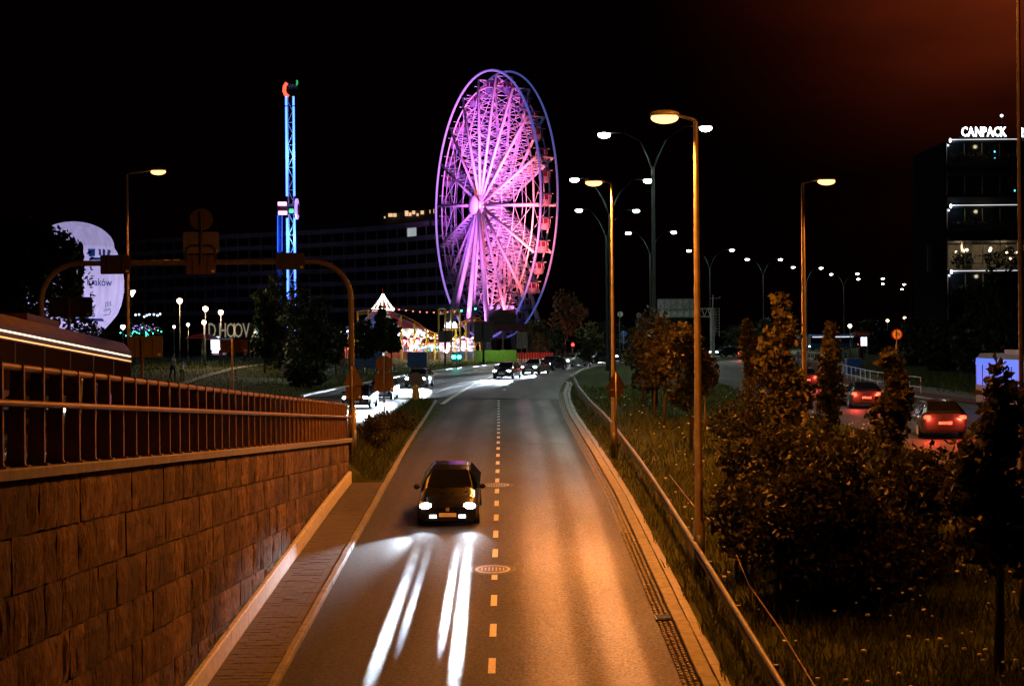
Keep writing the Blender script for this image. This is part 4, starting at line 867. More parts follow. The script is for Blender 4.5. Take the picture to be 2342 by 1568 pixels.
addcar(far_car, 955, 869, -.10, 'second car on the slip road, farther up, headlights on', CP['silver'])
addcar(far_car, 815, 913, -.05, 'dark car at the foot of the slip road just past the gantry post', CP['navy'])
addcar(far_car, 1160, 851, -0.24, 'black car leading the queue round the bend, headlights on', CP['black'])
addcar(far_car, 1225, 842, -0.336, 'silver car second in the queue round the bend', CP['silver'])
addcar(far_car, 1262, 834, -0.44000000000000006, 'navy car third in the queue round the bend', CP['navy'])
addcar(far_car, 1312, 826, -0.6000000000000001, 'white car fourth in the queue round the bend', CP['white'])
addcar(far_car, 1362, 820, -0.7200000000000001, 'grey car fifth in the queue, left of the second orange lamp post')
addcar(far_car, 1430, 816, -0.8, 'black car sixth in the queue, right of the second orange lamp post', CP['black'])
addcar(far_car, 1555, 811, -0.8400000000000001, 'far car with headlights on between two saplings', CP['silver'])
for px, py, lab in ((1345, 814, 'far car with headlights on at the head of the outer lane'), (1400, 812, 'far car in the outer lane behind the lamp masts'), (1660, 806, 'far car with headlights on right of the tall lamp post'), (1690, 805, 'far car with headlights on under the column of the sign gantry'), (1735, 804, 'farthest white-lit car beyond the slender tree'), (1870, 779, 'far car with bright headlights behind the thin young tree')):
    c = addcar(far_car, px, py, -.9, lab, CP['grey'])
    for ch in list(c.children):
        if ch.type == 'LIGHT': bpy.data.objects.remove(ch)
tcar = make_car(CP['grey'], 'tail', 110); tcar['label'] = 'nearest red-lit car on the right carriageway behind the maple'
place(tcar, 16.9, 57, T(16.9, 57) + .05, math.pi + math.atan2(-.1, 1) * 1 - .0)
c = dup(tcar, (19.9, 81, T(19.9, 81) + .05), math.pi - .12, 'second red-lit car on the right carriageway behind the slim tree'); 
c = dup(tcar, (22.2, 108, T(22.2, 108) + .05), math.pi - .12, 'third red-lit car on the right carriageway left of the slim tree')
x_, y_ = gp(1715, 822); c = dup(tcar, (x_, y_, zf(y_) + .05), math.pi - .5, 'far red-lit car on the right carriageway behind the slender tree')
x_, y_ = gp(1742, 821); c = dup(tcar, (x_, y_, zf(y_) + .05), math.pi - .5, 'farthest red-lit car on the right carriageway')
rc_ = make_car(CP['silver'], 'head', 1200); rc_['label'] = 'silver car with white headlights behind the fins of the railing'
c = dup(rc_, (-9.3, 29.0, zl(29.0) + .03), .02, 'grey car with white headlights nearest the camera behind the railing'); c.rotation_euler[0] = math.atan(zl(30) - zl(28))  # second car added so more lit squares show between the fins
place(rc_, -9.3, 35.0, zl(35.0) + .03, .02, math.atan(zl(36) - zl(34)))

# ------------------------------------------------------------------ buses
def make_bus(label, paint, roofm, band, inside, strip1, strip2, L=12., glow=0, glowc=(1, .8, .5)):
    root = thing('bus', label, 'bus', (0, 0, 0)); W, H = 2.5, 3.05; h = -L / 2
    def shell(z0, z1, w0, w1, nm, m, r=.25):
        mb = MB(); rows = []
        for z, w, ins in ((z0, w0, 0), (z1, w1, .0)):
            c = .28; hw = w / 2; rows.append([(-hw + c, h + ins, z), (hw - c, h + ins, z), (hw, h + c, z), (hw, -h - c, z), (hw - c, -h, z), (-hw + c, -h, z), (-hw, -h - c, z), (-hw, h + c, z)])
        mb.add(rows[0] + rows[1], [(k, (k + 1) % 8, 8 + (k + 1) % 8, 8 + k) for k in range(8)] + [tuple(range(7, -1, -1)), tuple(range(8, 16))]); return build(mb, nm, m, root)
    shell(.32, 1.28, W, W, 'lower_body', paint); shell(2.42, 2.78, W, W - .06, 'cornice', band); shell(2.78, 3.05, W - .08, W - .55, 'roof', roofm); shell(2.40, 2.42, W - .1, W - .1, 'ceiling', M['whitepaint']); shell(1.28, 1.3, W - .1, W - .1, 'sill', M['black'])
    mb = MB(); mb.box((0, .4, 3.16), (1.5, 3., .24)); build(mb, 'roof_unit', roofm, root)
    n = 7; pw = (L - .7) / n
    for s in (-1, 1):
        for i in range(n):
            yc = h + .35 + pw * (i + .5); mb = MB(); mb.box((s * (W / 2 - .03), yc, 1.85), (.03, pw - .1, 1.12)); build(mb, 'window', inside, root)
            mb = MB(); mb.box((s * (W / 2 - .02), yc - pw / 2, 1.85), (.06, .1, 1.14)); build(mb, 'pillar', M['black'], root)
        if strip1:  # glowing strips added for the light streaks of a passing bus
            mb = MB(); mb.box((s * (W / 2 + .005), 0, 2.62), (.02, L - 1.0, .035)); build(mb, 'roof_marker_strip', strip1, root)
            mb = MB(); mb.box((s * (W / 2 + .005), 0, 2.47), (.02, L - 1.0, .03)); build(mb, 'window_top_strip', strip2, root)
        for yy_ in (h + 2.6, -h - 3.2):
            mb = MB(); mb.cyl((s * 1.02, yy_, .48), (s * 1.27, yy_, .48), .48, n=18); w = build(mb, 'wheel', M['rubber'], root, 'auto'); mb = MB(); mb.cyl((s * 1.26, yy_, .48), (s * 1.285, yy_, .48), .27, n=12); build(mb, 'rim', M['steel'], w)
        mb = MB(); mb.ball((s * .92, h + .06, .75), .16, 8, sc=(1, .5, .8)); build(mb, 'headlight', M['L_head'], root, True)
        mb = MB(); mb.ball((s * 1.0, -h - .04, 1.0), .12, 8, sc=(1, .4, 1.5)); build(mb, 'tail_light', M['L_tail'], root, True)
    for yy_, nm in ((h + .01, 'windscreen'), (-h - .01, 'rear_window')):
        mb = MB(); mb.box((0, yy_, 1.86), (1.9, .03, 1.1)); build(mb, nm, M['glass'], root)
    mb = MB(); mb.box((0, h - .01, 2.6), (1.5, .03, .24)); build(mb, 'destination_board', M['L_amber'], root)
    return root
M['buswin'] = mat('bus_window', (.014, .009, .007), .7, 0, .2, 2, spec=0)
M['busred'] = mat('bus_dark_red', (.05, .015, .01), .5, .0, .1, 2); M['busgrey'] = mat('bus_grey', (.22, .22, .25), .4, .1, .1, 2)
bus1 = make_bus('dark red city bus with amber roof strips on the slip road behind the railing', M['busred'], M['busred'], M['busred'], M['buswin'], M['L_cream'], M['L_amber'], L=18.)
place(bus1, -13.6, 38.5, zl(38.5) + .02, .0, math.atan((zl(47) - zl(38)) / 9)); bus1.scale = (1, 1, 1.06)
bus1.rotation_euler[2] = math.atan2(-.035, 1) * -1
bus2 = make_bus('pale bus with glowing blue side panels at the right border', M['busgrey'], M['busgrey'], M['L_bluebus'], M['L_bluebus'], None, None)
place(bus2, 27.0, 75, T(26.5, 75) + .04, math.pi - .10)
bus3 = make_bus('far blue bus with an amber destination board behind the thin young tree', M['sblue'], M['blue'], M['sblue'], M['glass'], M['L_amber'], M['L_neon'])
x_, y_ = gp(1900, 800); place(bus3, x_, y_, zf(y_) + .04, -1.1)

# ------------------------------------------------------------------ big wheel
WD = 290.; hubp = P(1125, 470, WD); SC = F / WD; Rw = 303 / SC; wz = hubp.z
n_ax = Vector((-.912, -.409, 0)).normalized(); ang = math.atan2(n_ax.y, n_ax.x)
wheel = thing('ferris_wheel', 'giant ferris wheel lit violet and pink', 'ferris wheel', hubp); wheel.rotation_euler = (0, 0, ang); WOFF[wheel.name] = (0, 0, 0)
def ledmat(name, c0, c1, s):
    m = bpy.data.materials.new(name); m.use_nodes = True; nt = m.node_tree; nd = nt.nodes; L = nt.links; b = nd['Principled BSDF']; t = nd.new('ShaderNodeTexCoord'); sx = nd.new('ShaderNodeSeparateXYZ'); L.new(t.outputs['Object'], sx.inputs[0])
    mr = nd.new('ShaderNodeMapRange'); mr.inputs[1].default_value = -Rw; mr.inputs[2].default_value = Rw; L.new(sx.outputs[1], mr.inputs[0]); cr = nd.new('ShaderNodeValToRGB'); e = cr.color_ramp.elements; e[0].color = (*c1, 1); e[1].color = (*c0, 1); L.new(mr.outputs[0], cr.inputs[0])
    L.new(cr.outputs[0], b.inputs['Emission Color']); b.inputs['Emission Strength'].default_value = s; b.inputs['Base Color'].default_value = (.3, .3, .35, 1); m.cycles.emission_sampling = 'NONE'; return m
# local +Y direction in world:
ey = Vector((-math.sin(ang), math.cos(ang), 0)); sgn = 1 if ey.x < 0 else -1   # sgn*Y points to picture left
LED1 = ledmat('rim_led_front', (.50, .26, 1.0) if sgn > 0 else (.045, .10, .5), (.045, .10, .5) if sgn > 0 else (.50, .26, 1.0), .75)
LED2 = ledmat('rim_led_back', (.14, .07, .40) if sgn > 0 else (.07, .13, .5), (.07, .13, .5) if sgn > 0 else (.14, .07, .40), .55)
hw_r = 1.75; hw_h = 2.5
def ring(r, x, rad, name, m, n=96):
    mb = MB(); mb.tube([(x, r * math.cos(t), r * math.sin(t)) for t in np.linspace(0, 2 * math.pi, n + 1)[:-1]], rad, 6, closed=True); return build(mb, name, m, wheel, True)
ring(Rw, hw_r, .23, 'outer_rim', LED1); ring(Rw, -hw_r, .2, 'outer_rim', LED2); ring(Rw - 3.3, hw_r * .95, .16, 'inner_rim', M['white']); ring(Rw - 3.3, -hw_r * .95, .16, 'inner_rim', M['white'])
NS = 18
sp = MB(); r0, r1 = 1.3, Rw - 1.0
for s in (1, -1): sp.tube([(s * hw_h, 0, r0), (s * hw_r, 0, r1)], .30, 6)
nseg = 13
xat = lambda r: hw_h + (hw_r - hw_h) * (r - r0) / (r1 - r0)
for i in range(nseg):
    ra = r0 + (r1 - r0) * i / nseg; rb = r0 + (r1 - r0) * (i + 1) / nseg
    sp.cyl((-xat(rb), 0, rb), (xat(rb), 0, rb), .10, n=5, caps=False); sp.cyl((-xat(ra), 0, ra), (xat(rb), 0, rb), .08, n=5, caps=False); sp.cyl((xat(ra), 0, ra), (-xat(rb), 0, rb), .08, n=5, caps=False)
spm = sp.mesh('spoke', M['white'], smooth=True)
brm = MB(); th = 2 * math.pi / NS
for s in (1, -1):
    for rr_ in (Rw * .38, Rw * .58, Rw * .78): brm.cyl((s * xat(rr_), 0, rr_), (s * xat(rr_), -rr_ * math.sin(th), rr_ * math.cos(th)), .07, n=5, caps=False)
    a, b = Rw * .58, Rw * .88; brm.cyl((s * xat(a), 0, a), (s * xat(b), -b * math.sin(th), b * math.cos(th)), .06, n=5, caps=False); brm.cyl((s * xat(b), 0, b), (s * xat(a), -a * math.sin(th), a * math.cos(th)), .06, n=5, caps=False)
brme = brm.mesh('brace', M['white'], smooth=True)
for k in range(NS):
    for nm, me in (('spoke', spm), ('brace', brme)):
        o = bpy.data.objects.new(nm, me); link(o, wheel); o.rotation_euler = (2 * math.pi * k / NS + .09, 0, 0)
hub = MB(); hub.cyl((-3.2, 0, 0), (3.2, 0, 0), 1.0, n=20); build(hub, 'axle', M['white'], wheel, 'auto')
for s in (1, -1):
    mb = MB(); mb.cyl((s * 2.2, 0, 0), (s * 2.8, 0, 0), 1.9, n=24); build(mb, 'hub_flange', M['white'], wheel, 'auto')
mb = MB(); mb.lathe([(.2, .55), (1.6, .4), (2.0, 0), (1.9, -.3)], (4.1, 0, 0), 28, 0, Matrix.Rotation(R(90), 3, 'Y')); build(mb, 'hub_cap', M['white'], wheel, 'auto')
NG = 36; gb = MB(); gb.lathe([(.5, -1.25), (.95, -1.0), (1.08, -.45), (1.08, -.1)], (0, 0, 0), 14); M['cabin'] = mat('cabin_shell', (.25, .22, .32), .5); gbm = gb.mesh('gondola', M['cabin'], smooth='auto')
gw = MB(); gw.lathe([(1.04, -.1), (1.04, .8)], (0, 0, 0), 14); gwm = gw.mesh('window_band', mat('gondola_glass', (.12, .02, .05), .15, 0, .1, 2))
gr_ = MB(); gr_.lathe([(1.1, .8), (1.0, 1.0), (.4, 1.2), (.05, 1.25)], (0, 0, 0), 14); grm = gr_.mesh('gondola_roof', M['cabin'], smooth='auto')
gh = MB(); gh.cyl((-1.7, 0, 1.15), (1.7, 0, 1.15), .09, n=6)
for k in range(7): gh.box((1.06 * math.cos(k * .9), 1.06 * math.sin(k * .9), .35), (.08, .08, .95), k * .9)
ghm = gh.mesh('hanger', M['white'])
for k in range(NG):
    a = 2 * math.pi * k / NG; o = bpy.data.objects.new('gondola', gbm); link(o, wheel); o.location = (0, (Rw - 1.7) * math.sin(a), (Rw - 1.7) * math.cos(a) - 1.2)
    for nm, me in (('window_band', gwm), ('gondola_roof', grm), ('hanger', ghm)):
        q = bpy.data.objects.new(nm, me); link(q, o)
gz_ = zf(WD) - wz
for s in (1, -1):
    for yy_, xx in ((-.47, 5.4), (-.22, 6.6), (.12, 6.6), (.42, 5.4)):
        mb = MB(); mb.cyl((s * 3.0, 0, -.3), (s * xx * 1.15, yy_ * 30, gz_), .42, .5, 12); build(mb, 'support_leg', M['white'], wheel, True)
# the wheel's coloured flood lights at its foot
for px, py, d, c, e, tgt, flab in ((985, 800, 238, (.40, .09, 1), 287500, (1040, 420), 'leftmost violet'), (1035, 800, 238, (.46, .10, 1), 325000, (1075, 230), 'second violet'), (1070, 805, 238, (.85, .25, 1), 150000, (1085, 480), 'lilac'), (1120, 805, 238, (1, .28, .8), 150000, (1130, 330), 'pink'), (1170, 805, 238, (1, .16, .17), 225000, (1180, 290), 'salmon'), (1085, 800, 272, (.9, .25, 1), 40000, (1090, 640), 'low lilac'), (1150, 800, 272, (1, .16, .3), 50000, (1150, 640), 'low rose'), (1215, 805, 238, (1, .17, .16), 225000, (1175, 440), 'rightmost red')):
    p0 = P(px, py, d); p0.z = zf(d) + .8; fl = thing('flood_light', 'x', 'flood light', (p0.x, p0.y, p0.z - .8), 'flood lights at the foot of the big wheel'); fl['label'] = flab + ' flood light at the foot of the big wheel'
    mb = MB(); mb.box(p0, (.7, .3, .5)); build(mb, 'housing', M['dark'], fl); mb = MB(); mb.box(p0 - Vector((0, 0, .55)), (.1, .1, .6)); build(mb, 'stand', M['dark'], fl)
    tg = P(*tgt, WD); l = lamp_light('SPOT', e, c, p0 + Vector((0, .3, .3)), fl, .3, None, R(34), .9); aim(l, p0, tg)
# station of the wheel: black screen, roof, booth
st = thing('wheel_station', 'boarding station with maroon roof and black screen under the big wheel', 'station', on(1190, 262))
a = P(1118, 745, 262); b = P(1180, 708, 262); mb = MB(); mb.box((a + b) / 2 + Vector((0, .3, 0)), (b.x - a.x, .5, b.z - a.z)); build(mb, 'screen', M['black'], st)
a = P(1100, 757, 262); b = P(1262, 740, 262); c = (a + b) / 2; mb = MB(); mb.prism([Vector((a.x, 258, a.z)), Vector((b.x, 258, a.z)), Vector((b.x - 4, 258, b.z)), Vector((a.x + 1.5, 258, b.z))], (0, 0, 0), (0, 9, 0)); build(mb, 'roof', M['maroon'], st)
for px in (1110, 1150, 1205, 1250):
    p0 = P(px, 757, 259); mb = MB(); mb.box(((p0.x), 259, (p0.z + zf(259)) / 2), (.35, .35, p0.z - zf(259))); build(mb, 'post', M['signback'], st)
a = P(1206, 818, 263); b = P(1258, 760, 263); mb = MB(); mb.box((a + b) / 2, (b.x - a.x, 3, b.z - a.z)); build(mb, 'booth', M['signdark'], st)
for px in (1124, 1140, 1158, 1172):
    p0 = P(px, 703, 262); mb = MB(); mb.ball(p0, .35, 8); build(mb, 'spotlight', M['L_lilac'], st, True)

# ------------------------------------------------------------------ booster ride (blue lattice arm)
BD = 240.; bc = P(666, 478, BD); bs = F / BD; ride = thing('booster_ride', 'tall swinging booster ride with a blue-lit lattice arm', 'fairground ride', (bc.x, BD, zf(BD)))
hx = .62; top = P(666, 222, BD).z; bot = P(668, 770, BD).z; gapz = (P(0, 455, BD).z, P(0, 505, BD).z)
for s in (-1, 1):
    for (z0, z1) in ((top, P(0, 248, BD).z), (P(0, 251, BD).z, gapz[0]), (gapz[1], bot)):
        mb = MB(); mb.box((bc.x + s * hx, BD - .5, (z0 + z1) / 2), (.30, .25, abs(z1 - z0))); build(mb, 'led_tube', M['L_blue'] if s < 0 else M['L_neon2'] if 'L_neon2' in M else M['L_blue'], ride)
    for yb in (-.45, .6):
        mb = MB(); mb.box((bc.x + s * (hx - .18), BD + yb * .6, (top + bot) / 2), (.12, .12, top - bot)); build(mb, 'chord', M['steel'], ride)
la = MB(); zq = bot; k = 0
while zq < top - .8:
    la.cyl((bc.x - hx * .7 * (1 if k % 2 else -1), BD - .3, zq), (bc.x + hx * .7 * (1 if k % 2 else -1), BD - .3, zq + 1.9), .07, n=5)
    if k % 2: la.cyl((bc.x - hx * .7, BD - .3, zq), (bc.x + hx * .7, BD - .3, zq), .05, n=5)
    zq += 1.9; k += 1
build(la, 'lattice', M['steel'], ride)
for px, m in ((668, 'L_lilac'), (669, 'L_green')):
    pass
mb = MB(); mb.cyl(P(638, 477, BD), P(684, 479, BD), 1.0, n=20); build(mb, 'hub', M['dark'], ride, 'auto')
mb = MB(); mb.cyl(P(677, 478, BD - .6), P(681, 478, BD - .6), 1.75, n=24); hd_ = build(mb, 'hub_disc', M['L_lilac'], ride, 'auto')
for (px0, px1, py, m) in ((636, 655, 466, 'L_pink'), (637, 656, 487, 'L_pink'), (662, 671, 482, 'L_green2')):
    mm = M.get(m) or emit('green_led', (.1, .8, .2), 1.2, False); a = P(px0, py, BD - 1.2); b = P(px1, py, BD - 1.2); mb = MB(); mb.cyl(a, b, .32, n=8); build(mb, 'hub_light', mm, ride)
for px in (633, 643):
    a = P(px, 800, BD + 2); b = P(638, 462, BD + 2); mb = MB(); mb.tube([(a.x, BD + 2, zf(BD)), b], .28, 6); build(mb, 'support_pillar', M['blue'], ride)
for px in (635, 645):
    a = P(px, 575, BD + 1.6); b = P(px, 492, BD + 1.6); mb = MB(); mb.cyl(a, b, .07, n=6); build(mb, 'pillar_led', emit('dim_blue_led', (.05, .15, 1), 1.2, False), ride)
mb = MB(); mb.tube([P(656, 190, BD), P(651, 198, BD), P(650, 208, BD), P(653, 216, BD), P(659, 221, BD)], .30, 8); build(mb, 'red_seat_arc', M['L_red'], ride, True)
mb = MB(); mb.tube([P(679, 184, BD), P(680, 190, BD), P(677, 197, BD)], .16, 6); build(mb, 'green_seat_arc', emit('green_tip', (.03, .5, .15), 1, False), ride, True)
mb = MB(); mb.box(P(668, 200, BD), (1.7, .9, .5)); seat = build(mb, 'seat_row', M['dark'], ride)
for k in range(4):
    mb = MB(); mb.box(P(660 + k * 5, 196, BD - .5), (.3, .2, .5)); build(mb, 'seat', M['steel'], seat)
mb = MB(); mb.box(P(668, 780, BD), (1.9, .9, .6)); build(mb, 'seat_row', M['dark'], ride)
lamp_light('POINT', 2500, (.1, .35, 1), P(667, 350, BD - 2.5), ride, .5); lamp_light('POINT', 2500, (.1, .35, 1), P(667, 540, BD - 2.5), ride, .5)

# ------------------------------------------------------------------ hotel
hot = thing('hotel_building', 'long dark curved hotel with stacked balcony bands', 'hotel', (-50, 380, zf(370)))
hp_ = [(270, 398), (330, 392), (400, 386), (501, 378), (600, 372), (699, 367), (800, 360), (890, 352), (950, 345), (1006, 338), (1040, 333)]
hxy = [((px - CX) * d / F, d) for px, d in hp_]
hs = sample_poly(hxy, 33)
ZT = 33.6; FH = 3.35
for fl in range(7):
    z = ZT - FH * fl
    for i in range(0, 32, 2):
        seg = hs[i:i + 3]; mb = MB(); rows = []
        for (x, yv) in seg: rows.append([(x, yv, z - 1.15), (x, yv - .6, z - 1.1), (x, yv - .6, z), (x, yv + 1, z + .05), (x, yv + 1, z - 1.15)])
        mb.grid(rows); build(mb, 'balcony_parapet', M['hotel'], hot)
    if fl == 6: break
    for i in range(32):
        a, b = hs[i], hs[i + 1]; mb = MB(); zz0 = z - FH + .05; zz1 = z - 1.17
        mb.grid([[(a[0], a[1] + 1.1, zz0), (a[0], a[1] + 1.1, zz1)], [(b[0], b[1] + 1.1, zz0), (b[0], b[1] + 1.1, zz1)]]); lit = (fl == 0 and i == 27)
        build(mb, 'window', M['L_winw'] if lit else M['glass'], hot, label='single lit window' if lit else None)
        mb = MB(); mb.box((a[0], a[1] + .5, (zz0 + zz1) / 2), (.18, 1.1, zz1 - zz0)); build(mb, 'balcony_partition', M['hotel'], hot)
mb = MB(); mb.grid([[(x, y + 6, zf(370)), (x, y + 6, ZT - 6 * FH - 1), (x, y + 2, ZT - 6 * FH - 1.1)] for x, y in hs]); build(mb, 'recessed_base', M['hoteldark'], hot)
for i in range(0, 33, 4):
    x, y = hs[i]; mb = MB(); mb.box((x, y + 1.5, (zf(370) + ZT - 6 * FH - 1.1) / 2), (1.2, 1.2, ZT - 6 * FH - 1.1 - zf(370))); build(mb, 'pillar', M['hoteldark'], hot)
mb = MB(); rows = [[(x, y + 8, ZT - .5), (x, y + 8, ZT + 3.6), (x, y + 14, ZT + 3.6), (x, y + 14, ZT - .5)] for x, y in hs[16:]]; mb.grid(rows); mb.add(rows[0], [(0, 1, 2, 3)]); build(mb, 'penthouse', M['hoteldark'], hot)
for i, (px, py, w, h) in enumerate(((893, 492, 10, 8), (903, 492, 8, 8), (930, 488, 8, 12), (938, 490, 6, 8), (946, 486, 7, 8), (955, 491, 5, 6), (966, 486, 8, 8), (985, 484, 5, 8), (996, 483, 9, 10), (880, 497, 3, 4))):
    d = 352 - (px - 880) * .1; p0 = P(px, py, d + 7.5); s = F / d; mb = MB(); mb.box(p0, (w / s, .2, h / s)); build(mb, 'lit_window', M['L_win'], hot)

# ------------------------------------------------------------------ observation balloon
BLD = 200.; bc0 = P(170, 625, BLD); s_ = BLD / F
def balmat():
    m = bpy.data.materials.new('balloon_fabric'); m.use_nodes = True; nt = m.node_tree; nd = nt.nodes; L = nt.links; nd.remove(nd['Principled BSDF']); t = nd.new('ShaderNodeTexCoord'); n = nd.new('ShaderNodeTexNoise'); mp = nd.new('ShaderNodeMapping'); mp.inputs['Scale'].default_value = (1, 1, .15); L.new(t.outputs['Object'], mp.inputs[0]); L.new(mp.outputs[0], n.inputs[0]); n.inputs['Scale'].default_value = 1.2
    cr = nd.new('ShaderNodeValToRGB'); e = cr.color_ramp.elements; e[0].color = (.62, .6, .66, 1); e[1].color = (.8, .79, .84, 1); e[0].position = .3; e[1].position = .7; L.new(n.outputs[0], cr.inputs[0])
    d = nd.new('ShaderNodeBsdfDiffuse'); tr = nd.new('ShaderNodeBsdfTranslucent'); mx = nd.new('ShaderNodeMixShader'); mx.inputs[0].default_value = .6; L.new(cr.outputs[0], d.inputs[0]); L.new(cr.outputs[0], tr.inputs[0]); L.new(d.outputs[0], mx.inputs[1]); L.new(tr.outputs[0], mx.inputs[2]); L.new(mx.outputs[0], nd['Material Output'].inputs[0]); return m
ball = thing('observation_balloon', 'large white balloon lit from inside with blue lettering', 'balloon', (bc0.x, BLD, zf(BLD)))
prof_px = [(790, 30), (760, 60), (748, 70), (735, 83), (720, 94), (700, 103), (670, 109), (640, 110), (610, 106), (580, 97), (550, 80), (530, 62), (515, 38), (507, 8)]
_py = [p[0] for p in prof_px][::-1]; _r = [p[1] for p in prof_px][::-1]
_q = np.linspace(507, 790, 140); _rr = np.interp(_q, _py, _r); _k = np.ones(11) / 11; _rr = np.convolve(np.pad(_rr, 5, 'edge'), _k, 'valid'); _e = _q < 566; _rr[_e] = np.interp(566, _q, _rr) * np.sqrt(np.clip(1 - ((566 - _q[_e]) / 59.3) ** 2, 0, 1))
prof_px = [(a_, b_) for a_, b_ in zip(_q[::-1], _rr[::-1])]
bprof = [(r * s_, P(170, py, BLD).z) for py, r in prof_px]
mb = MB(); mb.lathe([(r, z) for r, z in bprof], (bc0.x, BLD, 0), 48); env = build(mb, 'envelope', balmat(), ball, True)
lamp_light('POINT', 2400, (.66, .58, 1), (bc0.x, BLD, bc0.z - 2.6), ball, .6)
M['print_blue'] = emit('blue_print', (.02, .07, .38), .25, False); M['print_dark'] = emit('dark_print', (.05, .06, .16), .3, False)  # prints glow faintly, standing in for light through the fabric
def on_balloon(px, py, lift=.03):
    r = float(np.interp(py, [p[0] for p in prof_px][::-1], [p[1] for p in prof_px][::-1])) ; z = P(px, py, BLD).z; dx = max(-.995, min(.995, (px - 170) / max(r, 1))); rr = r * s_ + lift
    return Vector((bc0.x + rr * dx, BLD - rr * math.sqrt(1 - dx * dx), z))
def bal_poly(pts, name, m):
    mb = MB()
    mb.grid([[on_balloon(*q) for q in row] for row in pts]); return build(mb, name, m, env)
def btext(body, px, py, wpx, hpx, m, name):
    vs, fs = text_mb(body, 1.0, .0, .012, res=3); x0 = min(v.x for v in vs); x1 = max(v.x for v in vs); y0 = min(v.y for v in vs); y1 = max(v.y for v in vs)
    mb = MB(); mb.add([on_balloon(px + ((v.x - x0) / (x1 - x0) - .5) * wpx, py - ((v.y - y0) / (y1 - y0) - .5) * hpx) for v in vs], fs); build(mb, name, m, env)
btext('Kraków', 248, 648, 42, 17, M['print_blue'], 'lettering'); btext('-BWE', 207, 637, 20, 7, M['print_dark'], 'lettering')
bal_poly([[(224, 574), (231, 573.5), (237, 573)], [(226, 583), (232, 582.5), (238, 582)], [(228, 591), (233, 590.5), (238.5, 590)]], 'emblem', M['print_blue'])
for k in range(3): bal_poly([[(242 + k * 7, 573), (246 + k * 7, 573)], [(245.5 + k * 6, 588), (249 + k * 6, 588)]], 'emblem', M['print_blue'])
bal_poly([[(229, 594), (238, 593), (248, 593)], [(230, 600), (239, 599), (249, 599)]], 'emblem', M['print_blue'])
def bline(pts, name='line_drawing', r=.045):
    mb = MB(); mb.tube([on_balloon(*q, lift=.02) for q in pts], r, 5); build(mb, name, M['print_dark'], env)
bline([(213, 706), (216, 717), (232, 718), (237, 706)]); bline([(212, 703), (222, 700), (238, 703), (234, 708), (218, 709), (212, 703)]); bline([(225, 700), (222, 694), (217, 691)]); bline([(211, 720), (235, 720)])
for k in range(4): bline([(255 + k * 3, 705 - k * 1.5), (258 + k * 2.2, 692 - k * .6)])
bline([(252, 709), (263, 706)]); bline([(251, 712), (262, 709)]); bline([(249, 722), (258, 720), (262, 711)])
bal_poly([[(x, 729) for x in range(190, 250, 8)], [(x, 735) for x in range(190, 250, 8)]], 'base_band', M['print_blue'])
mb = MB(); mb.cyl((bc0.x, BLD, zf(BLD)), (bc0.x, BLD, bprof[0][1]), .08, n=6); build(mb, 'tether', M['dark'], ball)
mb = MB(); mb.lathe([(1.4, zf(BLD)), (1.5, zf(BLD) + 1.1), (1.3, zf(BLD) + 1.1), (1.2, zf(BLD) + .1)], (bc0.x, BLD, 0), 20); build(mb, 'gondola', M['steel'], ball)

# ------------------------------------------------------------------ merry-go-round
MD = 232.; mc = P(876, 708, MD); ms = F / MD; carou = thing('merry_go_round', 'big merry-go-round with striped roof and strings of bulbs', 'merry-go-round', (mc.x, MD, zf(MD)))
apex = P(876, 672, MD).z; z1 = P(876, 706, MD).z; z2 = P(876, 752, MD).z; z3 = P(876, 770, MD).z; r1 = 1.75; r2 = 7.0; NP = 12
def panel(i, pts0, mats, nm, th=.04):
    a0, a1 = 2 * math.pi * i / NP, 2 * math.pi * (i + 1) / NP; mb = MB(); rows = [[(mc.x + r * math.cos(a0), MD + r * math.sin(a0), z), (mc.x + r * math.cos(a1), MD + r * math.sin(a1), z)] for r, z in pts0]; mb.grid(rows); return build(mb, nm, mats[i % len(mats)], carou)
stripe = [M['whitepaint'], M['redpaint']]; stripe2 = [M['whitepaint'], M['redpaint'], M['blue']]
for i in range(NP):
    panel(i, [(.05, apex), (.55, apex - (apex - z1) * .35), (r1, z1)], stripe, 'cupola_panel'); panel(i, [(r1, z1 - .25), (r1, z1)], [M['whitepaint']], 'cupola_board'); panel(i, [(r1 * .95, z1 - .25), (3.2, z1 - (z1 - z2) * .55), (r2, z2)], stripe2, 'roof_panel'); panel(i, [(r2, z2), (r2 + .1, z3)], [M['whitepaint'], M['sblue']], 'rounding_board')
def bulbs(pts, r, m, name, parent):
    mb = MB()
    for p in pts: mb.ball(p, r, 5)
    return build(mb, name, m, parent)
for i in range(NP):
    a = 2 * math.pi * i / NP
    bulbs([(mc.x + rr_ * math.cos(a), MD + rr_ * math.sin(a), zz) for rr_, zz in [(.1 + (r1 - .1) * t ** 1.25, apex + (z1 - apex) * t) for t in np.linspace(.05, 1, 9)]], .11, M['L_bulb'], 'bulb_string', carou)
bulbs([(mc.x + r1 * math.cos(a), MD + r1 * math.sin(a), z1 - .12) for a in np.linspace(0, 6.28, 28)], .13, M['L_bulb'], 'bulb_ring', carou)
